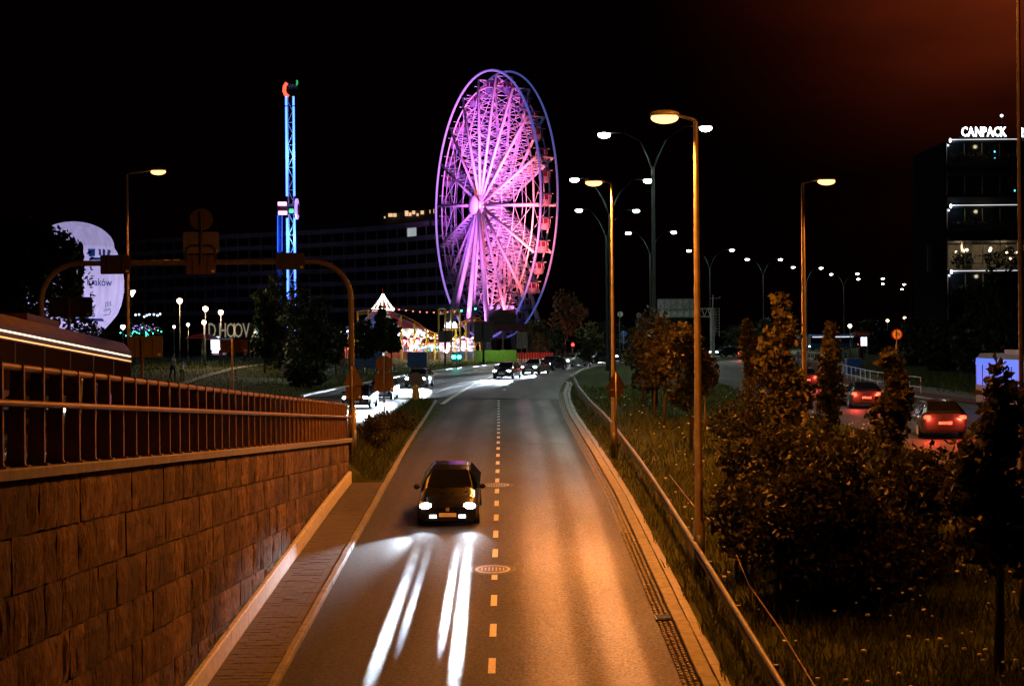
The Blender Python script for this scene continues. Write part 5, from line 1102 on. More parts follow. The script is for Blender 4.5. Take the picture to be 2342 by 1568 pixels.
for i in range(24):
    a = 2 * math.pi * i / 24
    arc = [(mc.x + (r2 + .2) * math.cos(a + (t - .5) * .20), MD + (r2 + .2) * math.sin(a + (t - .5) * .20), z2 - 1.1 + .75 * math.sin(math.pi * t)) for t in np.linspace(0, 1, 7)]
    bulbs(arc, .14, M['L_bulb'], 'bulb_arch', carou)
    if i % 2 == 0:
        mb = MB(); mb.cyl((mc.x + 5.8 * math.cos(a), MD + 5.8 * math.sin(a), zf(MD)), (mc.x + 5.8 * math.cos(a), MD + 5.8 * math.sin(a), z2), .07, n=6); build(mb, 'pole', M['yellow'], carou)
        h = Vector((mc.x + 5.0 * math.cos(a + .13), MD + 5.0 * math.sin(a + .13), zf(MD) + 1.3)); t = Vector((-math.sin(a), math.cos(a), 0)); mb = MB()
        mb.tube([h - t * .75, h, h + t * .6, h + t * .95 + Vector((0, 0, .6)), h + t * 1.3 + Vector((0, 0, .5))], [.22, .3, .28, .16, .1], 7)
        for q in (-.6, .5): mb.cyl(h + t * q, h + t * (q + .2) - Vector((0, 0, .75)), .09, .05, 5)
        build(mb, 'wooden_horse', M['whitepaint'], carou, True)
mb = MB(); mb.lathe([(7.3, zf(MD)), (7.3, zf(MD) + .35), (.2, zf(MD) + .4)], (mc.x, MD, 0), 32); build(mb, 'platform', M['maroon'], carou)
mb = MB(); mb.lathe([(1.7, zf(MD) + .3), (1.5, z2 + .5)], (mc.x, MD, 0), 16); build(mb, 'centre_drum', M['blue'], carou)
mb = MB(); mb.lathe([(.12, apex), (.06, apex + .7), (.01, apex + 1.0)], (mc.x, MD, 0), 8); build(mb, 'finial', M['redpaint'], carou)
for ang_, c_ in ((4.2, (1, .8, .6)), (5.2, (1, .7, .7)), (1.5, (1, .8, .6))): lamp_light('POINT', 900, c_, (mc.x + 5 * math.cos(ang_), MD + 6 * math.sin(ang_), zf(MD) + 4.2), carou, .4)
lamp_light('POINT', 700, (1, .9, .8), (mc.x, MD - 9, z2 + 1.5), carou, .4)

# ------------------------------------------------------------------ small roller coaster
RD = 205.; coast = thing('roller_coaster', 'small roller coaster with orange track on yellow supports', 'roller coaster', (P(990, 800, RD).x, RD, zf(RD)))
trk = [P(*q) for q in ((818, 712, RD + 14), (850, 708, RD + 12), (900, 715, RD + 8), (940, 730, RD + 3), (975, 752, RD), (1000, 762, RD - 2), (1030, 750, RD - 2), (1060, 735, RD), (1085, 726, RD + 4), (1100, 730, RD + 9), (1095, 745, RD + 14))]
tp_ = []
for i in range(len(trk) - 1):
    p0, p1, p2, p3 = trk[max(0, i - 1)], trk[i], trk[i + 1], trk[min(len(trk) - 1, i + 2)]
    for t in np.linspace(0, 1, 6)[:-1]: tp_.append(.5 * ((2 * p1) + (p2 - p0) * t + (2 * p0 - 5 * p1 + 4 * p2 - p3) * t * t + (3 * p1 - p0 - 3 * p2 + p3) * t ** 3))
for s in (-1, 1):
    mb = MB(); mb.tube([p + Vector((0, s * .5, 0)) for p in tp_], .11, 6); build(mb, 'track_rail', M['orange'], coast, True)
mb = MB()
for p in tp_[::2]: mb.box(p - Vector((0, 0, .08)), (.12, 1.1, .08))
build(mb, 'sleepers', M['orange'], coast); mb = MB(); mb.tube([p - Vector((0, 0, .45)) for p in tp_], .14, 6); build(mb, 'spine', M['orange'], coast, True)
for i in range(0, len(tp_), 4):
    p = tp_[i]
    for s in (-1, 1):
        mb = MB(); mb.cyl((p.x, p.y + s * .9, zf(p.y)), (p.x, p.y + s * .55, p.z), .11, n=6); build(mb, 'support', M['yellow'], coast)
    if i + 4 < len(tp_):
        q = tp_[i + 4]
        for a, b in ((.15, .75), (.8, .2)):
            mb = MB(); mb.cyl((p.x, p.y - .8, zf(p.y) + (p.z - zf(p.y)) * a), (q.x, q.y - .8, zf(q.y) + (q.z - zf(q.y)) * b), .05, n=5); build(mb, 'cross_brace', M['yellow'], coast)
for l, rg, t, m in ((1003, 1019, 706, 'whitepaint'), (1032, 1052, 708, 'yellow')):
    fr = thing('lighting_truss', 'x', 'truss', on((l + rg) / 2, 190), 'lighting trusses in the fair'); fr['label'] = 'pale portal truss left of the wheel leg' if m == 'whitepaint' else 'yellow portal truss before the wheel leg'
    for px in (l, rg): a = P(px, t, 190); mb = MB(); mb.cyl((a.x, 190, zf(190)), a, .12, n=6); build(mb, 'upright', M['yellow'], fr)
    a, b = P(l, t, 190), P(rg, t, 190); mb = MB(); mb.cyl(a, b, .1, n=6); mb.cyl(a - Vector((0, 0, .7)), b - Vector((0, 0, .7)), .08, n=6); mb.cyl(a, (a + b) / 2 - Vector((0, 0, .7)), .05, n=5); mb.cyl(b, (a + b) / 2 - Vector((0, 0, .7)), .05, n=5); build(mb, 'cross_bar', M[m], fr)
lamp_light('POINT', 1500, (1, .85, .5), P(990, 740, 196), coast, .4); lamp_light('POINT', 1500, (1, .9, .4), P(1090, 770, 196), coast, .4)
# light garland over the fair
gar = thing('light_garland', 'dark garland of small lamps strung high across the fair', 'string lights', P(960, 706, 225)); mb = MB(); a, b = P(905, 705, 225), P(1095, 703, 225)
cat_ = [a.lerp(b, t) - Vector((0, 0, .6 * math.sin(math.pi * t))) for t in np.linspace(0, 1, 25)]; mb.tube(cat_, .05, 5); build(mb, 'cable', M['dark'], gar)
for i, p in enumerate(cat_[1:-1:2]):
    mb = MB(); mb.ball(p - Vector((0, 0, .12)), .13, 6); build(mb, 'bulb', M['L_ltred'] if i < 9 else M['L_green'], gar)

for x0_, y0_, x1_, y1_, d_, lab_, cols_ in ((930, 768, 1000, 766, 206, 'lower garland of red and white bulbs left of the dark sign back', ('L_ltred', 'L_bulb')), (1000, 772, 1088, 768, 204, 'lower garland of pink and white bulbs beside the tall black sign', ('L_pink', 'L_bulb', 'L_lilac')), (738, 786, 812, 790, 170, 'garland of red bulbs between the dark trees left of the gantry post', ('L_red', 'L_ltred', 'L_pink')), (935, 788, 1085, 790, 199, 'lowest garland of mixed coloured bulbs over the fair fence', ('L_bulb', 'L_pink', 'L_cyan', 'L_ltred', 'L_green'))):  # garlands added to fill out the band of fair lights
    a, b = P(x0_, y0_, d_), P(x1_, y1_, d_); gq = thing('light_garland', lab_, 'string lights', a, 'garlands of bulbs in the fair'); n_ = int((x1_ - x0_) / 3.4); cat2 = [a.lerp(b, t) - Vector((0, 0, .35 * math.sin(math.pi * t * 3) ** 2)) for t in np.linspace(0, 1, n_)]
    mb = MB(); mb.tube(cat2, .03, 4); build(mb, 'cable', M['dark'], gq)
    for i, p in enumerate(cat2): mb = MB(); mb.ball(p - Vector((0, 0, .1)), .12, 5); build(mb, 'bulb', M[cols_[i % len(cols_)]], gq)
    for q in (a, b): mb = MB(); mb.cyl((q.x, q.y, zf(q.y)), q, .05, n=5); build(mb, 'post', M['dark'], gq)
# ------------------------------------------------------------------ stalls, signs, hoardings of the fair
def stall(px, d, wpx, top, label, wallm, roofm, lightm, lit, col, n=6):
    b = on(px, d); s = F / d; w = wpx / s; zt = P(px, top, d).z; root = thing('fair_stall', label, 'fair stall', b, 'lit stalls of the fair')
    mb = MB(); mb.box(b + Vector((0, 1.2, (zt - b.z) / 2)), (w, .2, zt - b.z)); build(mb, 'back_wall', wallm, root)
    mb = MB(); mb.box(b + Vector((0, -.6, .55)), (w, .3, 1.1)); build(mb, 'counter', roofm, root)
    mb = MB(); mb.prism([Vector((b.x - w / 2, d - 1.0, zt - .5)), Vector((b.x - w / 2, d + 1.3, zt)), Vector((b.x - w / 2, d + 1.3, zt + .15)), Vector((b.x - w / 2, d - 1.0, zt - .3))], (0, 0, 0), (w, 0, 0)); build(mb, 'awning', roofm, root)
    for k in range(n):
        x = b.x - w / 2 + w * (k + .5) / n; mb = MB(); mb.ball((x, d - 1.1, zt - .55), .16, 6); build(mb, 'bulb', lightm, root)
        mb = MB(); mb.box((x, d + .6, b.z + 1.5 + .5 * (k % 3)), (w / n * .6, .5, .45)); build(mb, 'prize_box', [M['sblue'], M['redpaint'], M['yellow'], M['whitepaint'], M['teal']][k % 5], root)
    for s_x in (-1, 1):
        mb = MB(); mb.box((b.x + s_x * w / 2, d - .9, (b.z + zt) / 2), (.1, .1, zt - b.z)); build(mb, 'post', M['whitepaint'], root)
    if lit: lamp_light('POINT', lit, col, (b.x, d - .5, zt - .9), root, .3)
stall(757, 178, 26, 790, 'glowing red stall between the dark trees', M['redpaint'], M['redpaint'], M['L_red'], 500, (1, .2, .18), 4)
stall(783, 182, 18, 790, 'narrow red stall left of the gantry post', M['redpaint'], M['maroon'], M['L_ltred'], 250, (1, .25, .2), 3)
stall(945, 212, 46, 770, 'pink-lit stall under the merry-go-round roof edge', M['whitepaint'], M['redpaint'], M['L_pink'], 500, (1, .5, .55))
stall(985, 208, 40, 778, 'stall with teal panels in the middle of the fair', M['teal'], M['maroon'], M['L_ltred'], 400, (.8, .8, 1))
stall(1022, 214, 38, 776, 'pink stall with a white lit front in the fair', M['whitepaint'], M['whitepaint'], M['L_pink'], 600, (1, .45, .8))
stall(1062, 210, 40, 772, 'lilac stall left of the tall black sign', M['whitepaint'], M['sblue'], M['L_pink'], 500, (.8, .5, 1))
stall(905, 216, 36, 785, 'yellow-lit stall behind the slim pointed tree', M['yellow'], M['redpaint'], M['L_bulb'], 400, (1, .7, .4))
nn = thing('neon_sign', 'white-blue neon squiggle sign by the wheel legs', 'neon sign', on(1028, 200)); 
for k in range(5):
    px = 1019 + k * 5.0; mb = MB(); mb.tube([P(px, 748, 200), P(px + 1, 736 + (k % 2) * 3, 200), P(px + 3, 741, 200), P(px + 4, 749, 200)], .16, 6); build(mb, 'tube', M['L_neon'], nn, True)
mb = MB(); a = P(1030, 752, 200); mb.box(a, (2.2, .1, .12)); build(mb, 'frame', M['dark'], nn); mb = MB(); mb.cyl((a.x, 200.2, zf(200)), a, .07, n=6); build(mb, 'post', M['dark'], nn)
for px, py, d, lab in ((1006, 792, 200, 'white globe lamp beside the dark sign back'), (951, 791, 200, 'white globe lamp left of the fair stalls'), (944, 792, 202, 'second white globe lamp left of the fair stalls'), (1020, 803, 190, 'small white globe lamp near the green signals'), (940, 818, 168, 'bright white lamp on top of the blue container')):
    globe_lamp(px, py, d, lab, 'L_white', .3, 300 if px < 1010 else 0, (1, .95, .9), group='white globe lamps in the fair')
# picket fence of the fair
fen = thing('fair_fence', 'row of thin upright bars fencing the fair', 'fence', on(990, 172))
for k in range(76):
    px = 868 + k * 3.0; b = on(px, 172); mb = MB(); mb.box(b + Vector((0, 0, .75)), (.05, .05, 1.5)); build(mb, 'bar', M['yellow'] if k % 3 else M['steel'], fen)
for dz in (.25, 1.35):
    a, b = on(868, 172), on(1096, 172); mb = MB(); mb.cyl(a + Vector((0, 0, dz)), b + Vector((0, 0, dz)), .03, n=5); build(mb, 'rail', M['steel'], fen)
hoard = thing('hoarding', 'bright green hoarding of upright panels below the roller coaster', 'hoarding', on(1130, 185))
for k in range(12):
    a = on(1086 + k * 8, 185); mb = MB(); mb.box(a + Vector((.2, 0, .75)), (.44, .06, 1.5)); build(mb, 'panel', M['green'], hoard)
lamp_light('POINT', 350, (.8, 1, .5), on(1130, 181, 3.2), hoard, .3)
bsd = thing('lamp_barrier', 'row of red and white barrier posts below the round bush', 'barrier', on(1225, 190))  # plain posts put in place of lit red lettering
for k in range(14):
    px = 1185 + k * 6; a = on(px, 190); mb = MB(); mb.box(a + Vector((0, 0, .55)), (.22, .1, 1.1)); p = build(mb, 'post', M['L_redpost'] if 'L_redpost' in M else M['redpaint'], bsd); mb = MB(); mb.box(a + Vector((0, 0, .12)), (.23, .11, .24)); build(mb, 'white_foot', M['whitepaint'], p)
lamp_light('POINT', 500, (1, .12, .08), on(1290, 209, 1.2), redtree, .3); lamp_light('POINT', 250, (1, .12, .08), on(1225, 186, 2.0), bsd, .3)
def container(l, rg, t, bt, d, label):
    a = P(l, bt, d); b = P(rg, t, d); base = on((l + rg) / 2, d); w = b.x - a.x; h = b.z - base.z; root = thing('blue_container', label, 'container', base, 'blue containers before the fair'); mb = MB(); mb.box((base.x, d + 1.2, base.z + h / 2), (w, 2.4, h)); build(mb, 'body', M['blue'], root)
    for k in range(int(w / .5)):
        mb = MB(); mb.box((base.x - w / 2 + .25 + .5 * k, d - .02, base.z + h / 2), (.22, .05, h * .9)); build(mb, 'corrugation', M['blue'], root)
    mb = MB(); mb.box((base.x, d + 1.2, base.z + h + .03), (w + .1, 2.5, .06)); build(mb, 'top_rail', M['sblue'], root)
container(812, 875, 806, 832, 160, 'long blue container left of the round sign back'); container(932, 976, 806, 828, 163, 'shorter blue container with a white lamp on its left')
def signal(px, py, d, m, label, n=2, col=None):
    b = on(px, d); root = thing('traffic_light', label, 'traffic light', b); a = P(px, py, d); mb = MB(); mb.cyl(b, (b.x, d, a.z), .06, n=6); build(mb, 'post', M['dark'], root); mb = MB(); mb.box((a.x, d + .12, a.z), (.45 * n, .25, 1.0)); build(mb, 'housing', M['black'], root)
    for k in range(n): mb = MB(); mb.ball((a.x + (k - (n - 1) / 2) * .55, d - .05, a.z), .22, 8, sc=(1, .4, 1)); build(mb, 'lens', M[m], root, True)
    if col: lamp_light('POINT', 60, col, (a.x, d - .9, a.z), root, .2)
signal(1044, 816, 150, 'L_green', 'pair of green traffic lights at the far kerb', 2, (.05, 1, .7)); signal(1310, 788, 190, 'L_red', 'red traffic light left of the bend', 1)
hdg = thing('white_rubble_wall', 'low pale wall behind the trees on the left lawn', 'wall', on(680, 150)); a = on(640, 150); b = on(742, 150)
for k in range(8):
    q = a.lerp(b, (k + .5) / 8); mb = MB(); mb.box(q + Vector((0, 0, .3)), ((b - a).length / 8 - .03, .4, .7)); build(mb, 'block', M['concrete'], hdg)

# ------------------------------------------------------------------ park on the left: kiosk, letters, path, lit tree
pth = [gp(*q) for q in ((330, 866), (400, 861), (470, 852), (540, 842), (600, 835))]
mb = MB(); rows = []
for px, py, d in ((300, 0, 84), (400, 0, 97), (470, 0, 110), (540, 0, 124), (610, 0, 140)):
    a = on(px, d); rows.append([(a.x - .6, a.y + 2.2, T(a.x - .6, a.y + 2.2) + .05), (a.x, a.y, T(a.x, a.y) + .05)])
mb.grid(rows); setting(build(mb, 'path', M['path']))
ki = thing('drinks_kiosk', 'small kiosk with a white lit panel on the left', 'kiosk', on(500, 165)); a = P(485, 812, 165); b = P(512, 778, 165)
mb = MB(); mb.box((a.x + .7, 166, (a.z + b.z) / 2), (b.x - a.x, 1.6, b.z - a.z)); build(mb, 'cabin', M['maroon'], ki)
mb = MB(); p0 = P(492, 788, 165); mb.box(p0, (.95, .1, 1.9)); build(mb, 'lit_panel', M['L_ad'], ki)
mb = MB(); p0 = P(508, 799, 165); mb.box(p0, (.75, .1, .5)); build(mb, 'lit_counter', M['L_ad'], ki)
mb = MB(); p0 = P(500, 775, 165); mb.box((p0.x, 165.6, p0.z), (2.6, 2.4, .16)); build(mb, 'roof', M['dark'], ki); lamp_light('POINT', 350, (.7, .85, 1), P(497, 800, 163), ki, .3)
um = thing('parasol', 'red parasol standing left of the kiosk', 'parasol', on(462, 150)); q = P(462, 762, 150); mb = MB(); mb.lathe([(1.9, -.55), (1.0, -.15), (.05, 0)], q, 8); build(mb, 'canopy', M['redpaint'], um); mb = MB(); mb.cyl(on(462, 150), q, .04, n=6); build(mb, 'pole', M['steel'], um)
lb = thing('lit_letter_sign', 'row of tall pale lit letters on a dark board', 'letter sign', on(520, 175)); a = P(475, 775, 176); b = P(600, 738, 176); mb = MB(); mb.box(((a.x + b.x) / 2, 176.3, (a.z + b.z) / 2), (b.x - a.x, .2, b.z - a.z)); build(mb, 'board', M['black'], lb)
for ch, px in (('D', 485), ('H', 509), ('O', 528), ('I', 536), ('O', 545), ('V', 563), ('Z', 583)):
    p0 = P(px, 757, 176); put_text(ch, 2.6, p0 + Vector((0, -.0, 0)), (1, 0, 0), (0, 0, 1), 'letter', M['L_cream2'] if 'L_cream2' in M else emit('letter_cream', (1, .85, .6), .2, False), lb, .08, 0, .55)
for px in (485, 571): a = P(px, 775, 176.5); mb = MB(); mb.cyl((a.x, 176.5, zf(176)), a, .1, n=6); build(mb, 'post', M['dark'], lb)
lt = thing('fairy_light_tree', 'little tree dressed in white and green fairy lights', 'tree', on(328, 122)); c0 = P(328, 757, 122); mb = MB(); mb.tube([on(328, 122), c0], [.1, .04], 6); build(mb, 'trunk', M['bark'], lt)
v, f = leaf_quads(np.array([(c0.x + random.gauss(0, .7), 122 + random.gauss(0, .7), c0.z + random.gauss(0, .35)) for _ in range(260)]), .14); quadmesh('crown', v, f, M['leafd'], lt)
for nm, m, dz, k in (('fairy_lights', 'L_lilac', .25, 26), ('fairy_lights', 'L_green', -.2, 22)):
    mb = MB(); [mb.ball((c0.x + random.gauss(0, .65), 122 + random.gauss(0, .4) - .4, c0.z + dz + random.gauss(0, .14)), .045, 5) for _ in range(k)]; build(mb, nm, M[m], lt)
tri = thing('triangle_lamp', 'white lit triangle lamp just right of the orange lamp pole on the left', 'lamp', on(303, 118)); a, b, c = P(299, 666, 118), P(309, 665, 118), P(302, 678, 118)
for p, q in ((a, b), (b, c), (c, a)): mb = MB(); mb.cyl(p, q, .05, n=6); build(mb, 'light_tube', M['L_white'], tri)
mb = MB(); mb.cyl(on(303, 118), a, .05, n=6); build(mb, 'post', M['dark'], tri)
sl = thing('string_lights', 'string of small blue-white lamps right of the orange lamp pole', 'string lights', P(320, 722, 150))
for k, (px, py) in enumerate(((310, 720), (318, 719), (330, 724), (336, 721), (342, 719), (352, 719), (360, 721), (366, 718))): mb = MB(); mb.ball(P(px, py, 150), .1, 6); build(mb, 'bulb', M['L_neon'], sl)
mb = MB(); mb.tube([P(px, py - 2, 150) for px, py in ((306, 719), (320, 720), (340, 720), (370, 717))], .02, 5); build(mb, 'cable', M['dark'], sl)
spot = thing('light_wand', 'slanting rainbow-lit pole at the right end of the lit letters', 'light pole', on(588, 170)); a, b = P(582, 766, 170), P(597, 744, 170)
for t0, t1, m in ((0, .35, 'L_cream'), (.35, .7, 'L_cyan'), (.7, 1, 'L_lilac')): mb = MB(); mb.cyl(a.lerp(b, t0), a.lerp(b, t1), .2, n=6); build(mb, 'light_tube', M[m], spot)
mb = MB(); mb.cyl(on(582, 170), a, .06, n=6); build(mb, 'post', M['dark'], spot)

# ------------------------------------------------------------------ people
def person(px, d, label, top, legs, face=0, pose=0, hair=True, height=1.72, group=None, at=None):
    b = at or on(px, d); root = thing('person', label, 'person', b, group); k = height / 1.72
    J = dict(pel=(0, 0, .95), ch=(0, 0, 1.28), nk=(0, 0, 1.47), hd=(0, -.02, 1.6), sL=(-.18, 0, 1.42), eL=(-.24, .02, 1.14), hL=(-.22, -.08, .9), sR=(.18, 0, 1.42), eR=(.24, .02, 1.14), hR=(.22, -.08, .9), pL=(-.09, 0, .9), kL=(-.1, -.02, .5), aL=(-.1, .02, .09), tL=(-.11, -.14, .04), pR=(.09, 0, .9), kR=(.1, -.02, .5), aR=(.1, .02, .09), tR=(.11, -.14, .04))
    if pose == 1: J.update(eL=(-.22, -.1, 1.16), hL=(.05, -.24, 1.18), eR=(.22, -.1, 1.16), hR=(-.05, -.22, 1.12))
    if pose == 2: J.update(kL=(-.1, -.14, .52), aL=(-.1, -.1, .1), tL=(-.1, -.26, .06), kR=(.1, .06, .5), aR=(.1, .26, .14), tR=(.1, .12, .05), eL=(-.24, .1, 1.15), eR=(.24, -.08, 1.15), hR=(.22, -.2, .95))
    rad = dict(pel=.15, ch=.16, nk=.06, hd=.10, sL=.075, eL=.05, hL=.035, sR=.075, eR=.05, hR=.035, pL=.10, kL=.065, aL=.045, tL=.035, pR=.10, kR=.065, aR=.045, tR=.035)
    ks = list(J); E = [('pel', 'ch'), ('ch', 'nk'), ('nk', 'hd'), ('ch', 'sL'), ('sL', 'eL'), ('eL', 'hL'), ('ch', 'sR'), ('sR', 'eR'), ('eR', 'hR'), ('pel', 'pL'), ('pL', 'kL'), ('kL', 'aL'), ('aL', 'tL'), ('pel', 'pR'), ('pR', 'kR'), ('kR', 'aR'), ('aR', 'tR')]
    me = bpy.data.meshes.new('t'); me.from_pydata([tuple(Vector(J[q]) * k) for q in ks], [(ks.index(a), ks.index(b)) for a, b in E], []); o = bpy.data.objects.new('t', me); COL.objects.link(o)
    sm = o.modifiers.new('s', 'SKIN'); 
    for i, q in enumerate(ks): me.skin_vertices[0].data[i].radius = (rad[q] * k, rad[q] * k * (.8 if q in ('pel', 'ch') else 1)); me.skin_vertices[0].data[i].use_root = (q == 'pel')
    o.modifiers.new('d', 'SUBSURF').levels = 2; m2_ = bpy.data.meshes.new_from_object(o.evaluated_get(bpy.context.evaluated_depsgraph_get())); bpy.data.objects.remove(o); m2_.name = 'body'
    m2_.materials.clear(); [m2_.materials.append(q) for q in (M['skin'], top, legs, M['black'])]
    for p in m2_.polygons:
        z = p.center.z / k; ax = abs(p.center.x) / k; hand = min((Vector(p.center) / k - Vector(J[h])).length for h in ('hL', 'hR')) < .1
        p.material_index = 0 if z > 1.47 or hand else 1 if z > .97 or (ax > .19 and z > .7) else 2 if z > .1 else 3
        p.use_smooth = True
    o = bpy.data.objects.new('body', m2_); link(o, root)
    if hair:
        mb = MB(); mb.ball((0, .02 * k, 1.66 * k), .105 * k, 10, sc=(.95, 1.05, .95)); o = bpy.data.objects.new('hair', mb.mesh('hair', M['hair'], smooth=True)); link(o, root)
    root.rotation_euler = (0, 0, face); return root
person(395, 104, 'person in a pale pink shirt and dark trousers walking away on the park path', M['shirt'], M['navy'], 2.8, 2, height=1.8, group='people in the park')
person(417, 103, 'person in a white top and long khaki trousers with folded arms on the path', M['whitepaint'], M['khaki'], .1, 1, height=1.68, group='people in the park')
person(466, 158, 'person in a white shirt under the red parasol', M['shirt'], M['navy'], .6, 0, group='people in the park')
person(481, 158, 'person in dark clothes beside the red parasol', M['navy'], M['navy'], -.4, 0, group='people in the park')
person(533, 150, 'person in dark clothes right of the kiosk counter', M['navy'], M['navy'], .3, 2, group='people in the park')
person(505, 150, 'person in dark clothes in front of the kiosk', M['navy'], M['black'], 2.6, 0, group='people in the park')
person(560, 155, 'person in a red top near the end of the lawn', M['redpaint'], M['navy'], 1.2, 2, group='people in the park')
person(1932, 155, 'person in a teal shirt and dark trousers on the footway right', M['teal'], M['navy'], .2, 2)

# ------------------------------------------------------------------ white sign gantry in the middle distance
sgd = 168.; sg = thing('sign_gantry', 'white lattice sign gantry seen from behind, between the tall poles', 'gantry', on(1628, sgd))
a = P(1505, 725, sgd); b = P(1590, 684, sgd); w = b.x - a.x; h = b.z - a.z; c = (a + b) / 2
for k in range(6):
    mb = MB(); mb.box((a.x + w * (k + .5) / 6, sgd + .1, c.z), (w / 6 - .04, .06, h * .94)); build(mb, 'sign_panel', M['whitepaint'], sg)
    x0, x1 = a.x + w * k / 6, a.x + w * (k + 1) / 6; s = 1 if k % 2 else -1; mb = MB(); mb.cyl((x0 if s > 0 else x1, sgd - .25, b.z - h * .1), (x1 if s > 0 else x0, sgd - .25, c.z), .05, n=5); build(mb, 'diagonal', M['steel'], sg)
for k in range(7):
    mb = MB(); mb.box((a.x + w * k / 6, sgd - .12, c.z), (.1, .3, h)); build(mb, 'rib', M['steel'], sg)
for z_, r in ((b.z, .09), (c.z - .1, .08), (a.z, .1)):
    xe = P(1625, 0, sgd).x if z_ < c.z + .01 else b.x; mb = MB(); mb.box(((a.x + xe) / 2, sgd - .25, z_), (xe - a.x, .14, .14)); build(mb, 'chord', M['steel'], sg)
for k in range(6):
    x0 = b.x + (P(1625, 0, sgd).x - b.x) * k / 6; x1 = b.x + (P(1625, 0, sgd).x - b.x) * (k + 1) / 6; mb = MB(); mb.cyl((x0, sgd - .25, a.z if k % 2 else c.z), (x1, sgd - .25, c.z if k % 2 else a.z), .05, n=5); build(mb, 'web', M['steel'], sg)
cb_ = on(1630, sgd); ct = P(1630, 704, sgd); mb = MB(); mb.box((cb_.x, sgd - .2, (cb_.z + ct.z) / 2), (.42, .42, ct.z - cb_.z)); build(mb, 'column', M['steel'], sg)
lad = MB()
for px in (1637, 1645): p0 = P(px, 704, sgd); p1 = P(px, 770, sgd); lad.cyl(p0, p1, .03, n=5)
for k in range(10): q = P(1637, 706 + k * 6.5, sgd); lad.cyl(q, q + Vector((.42, 0, 0)), .02, n=5)
build(lad, 'ladder', M['steel'], sg)
mb = MB(); mb.cyl(ct, P(1631, 674, sgd), .05, n=6); p0 = P(1631, 682, sgd); mb.cyl(p0 + Vector((-.3, 0, 0)), p0 + Vector((.8, 0, .0)), .03, n=5); mb.ball(p0 + Vector((.8, 0, .15)), .1, 6); build(mb, 'weather_mast', M['steel'], sg)

# ------------------------------------------------------------------ right-hand footway: fence, signs, box
fy = [80 + 2.0 * i for i in range(0, 38)]
FX = lambda y: interp(y, [p[1] for p in rc_r[:10]], [p[0] for p in rc_r[:10]]) + 1.9
pf = thing('pedestrian_fence', 'white tubular pedestrian fence with red bands along the footway', 'fence', (FX(100), 100, T(FX(100), 100)))
y_a, y_b = 100., 172.; nbay = 36
fpt = [(FX(y), y) for y in np.linspace(y_a, y_b, nbay + 1)]
for i in range(nbay):
    (xa, ya), (xb, yb) = fpt[i], fpt[i + 1]; za, zb_ = T(xa, ya), T(xb, yb)
    for hz in (1.15, .45): mb = MB(); mb.cyl((xa, ya, za + hz), (xb, yb, zb_ + hz), .032, n=6); build(mb, 'rail', M['white'], pf)
for i, (xa, ya) in enumerate(fpt):
    za = T(xa, ya); mb = MB(); mb.cyl((xa, ya, za), (xa, ya, za + 1.16), .036, n=6); p = build(mb, 'post', M['white'], pf)
    if i % 4 == 0: mb = MB(); mb.cyl((xa, ya, za + .55), (xa, ya, za + .85), .042, n=6); build(mb, 'red_band', M['redpaint'], p)
def side_strip(name, o0, o1, y0, y1, m, dz):
    mb = MB(); mb.grid([[(FX(y) + o, y, T(FX(y) + o, y) + dz) for o in np.linspace(o0, o1, 4)] for y in np.linspace(y0, y1, 50)]); return setting(build(mb, name, m))
side_strip('cycle_path', -1.6, .3, 80, 172, M['redpath'], .05); side_strip('footway', .3, 3.4, 74, 190, M['path'], .06)
sp70 = post_sign(2052, 62, 'round red-rimmed speed sign reading 70', [(2040, 752, 2064, 777, 'round', 'signback', None)], 753, r=.035)
p0 = P(2052, 764.5, 62 - .02); s_r = 12.2 / (F / 62)
mb = MB(); mb.plate([(s_r * math.cos(t), s_r * math.sin(t)) for t in np.linspace(0, 2 * math.pi, 32)[:-1]], p0 + Vector((0, .02, 0)), (1, 0, 0), (0, 0, 1), .012); rim_ = build(mb, 'rim', emit('retro_red', (.45, .03, .02), .35, False) if False else M['redpaint'], sp70)
mb = MB(); mb.plate([(s_r * .78 * math.cos(t), s_r * .78 * math.sin(t)) for t in np.linspace(0, 2 * math.pi, 32)[:-1]], p0 + Vector((0, .008, 0)), (1, 0, 0), (0, 0, 1), .012); build(mb, 'face', M['whitepaint'], sp70)
put_text('70', s_r * 1.0, p0 + Vector((0, -.01, 0)), (1, 0, 0), (0, 0, 1), 'numerals', M['black'], sp70, .01, .0)
ice = post_sign(1985, 150, 'dark red sign board reading ICE Kraków beside the footway', [(1952, 757, 1990, 771, 'rect', 'redpaint', None)], 758, r=.06)
put_text('ICE Kraków', .42, P(1968, 764, 149.9), (1, 0, 0), (0, 0, 1), 'lettering', M['whitepaint'], ice, .02)
adp = thing('advert_panel', 'white lit advertising panel under the dark red sign', 'advert panel', on(1976, 175)); 
for px in (1972.5, 1980): a = P(px, 776, 175); mb = MB(); mb.box(a, (.36 if px < 1976 else .26, .12, 1.55)); build(mb, 'lit_face', M['L_ad'], adp)
a = P(1976, 776, 175.2); mb = MB(); mb.box(a, (.95, .1, 1.75)); build(mb, 'frame', M['black'], adp); mb = MB(); mb.cyl(on(1976, 175.2), a, .08, n=6); build(mb, 'foot', M['dark'], adp)
bx = on(1953, 128); blue_box = thing('utility_box', 'square blue utility box on the footway right', 'cabinet', bx); mb = MB(); mb.box(bx + Vector((0, .4, .75)), (1.25, .9, 1.4)); build(mb, 'cabinet', M['sblue'], blue_box); mb = MB(); mb.box(bx + Vector((0, .4, 1.48)), (1.32, 1., .06)); build(mb, 'lid', M['steel'], blue_box); mb = MB(); mb.box(bx + Vector((0, .4, .03)), (1.1, .8, .08)); build(mb, 'plinth', M['concrete'], blue_box)
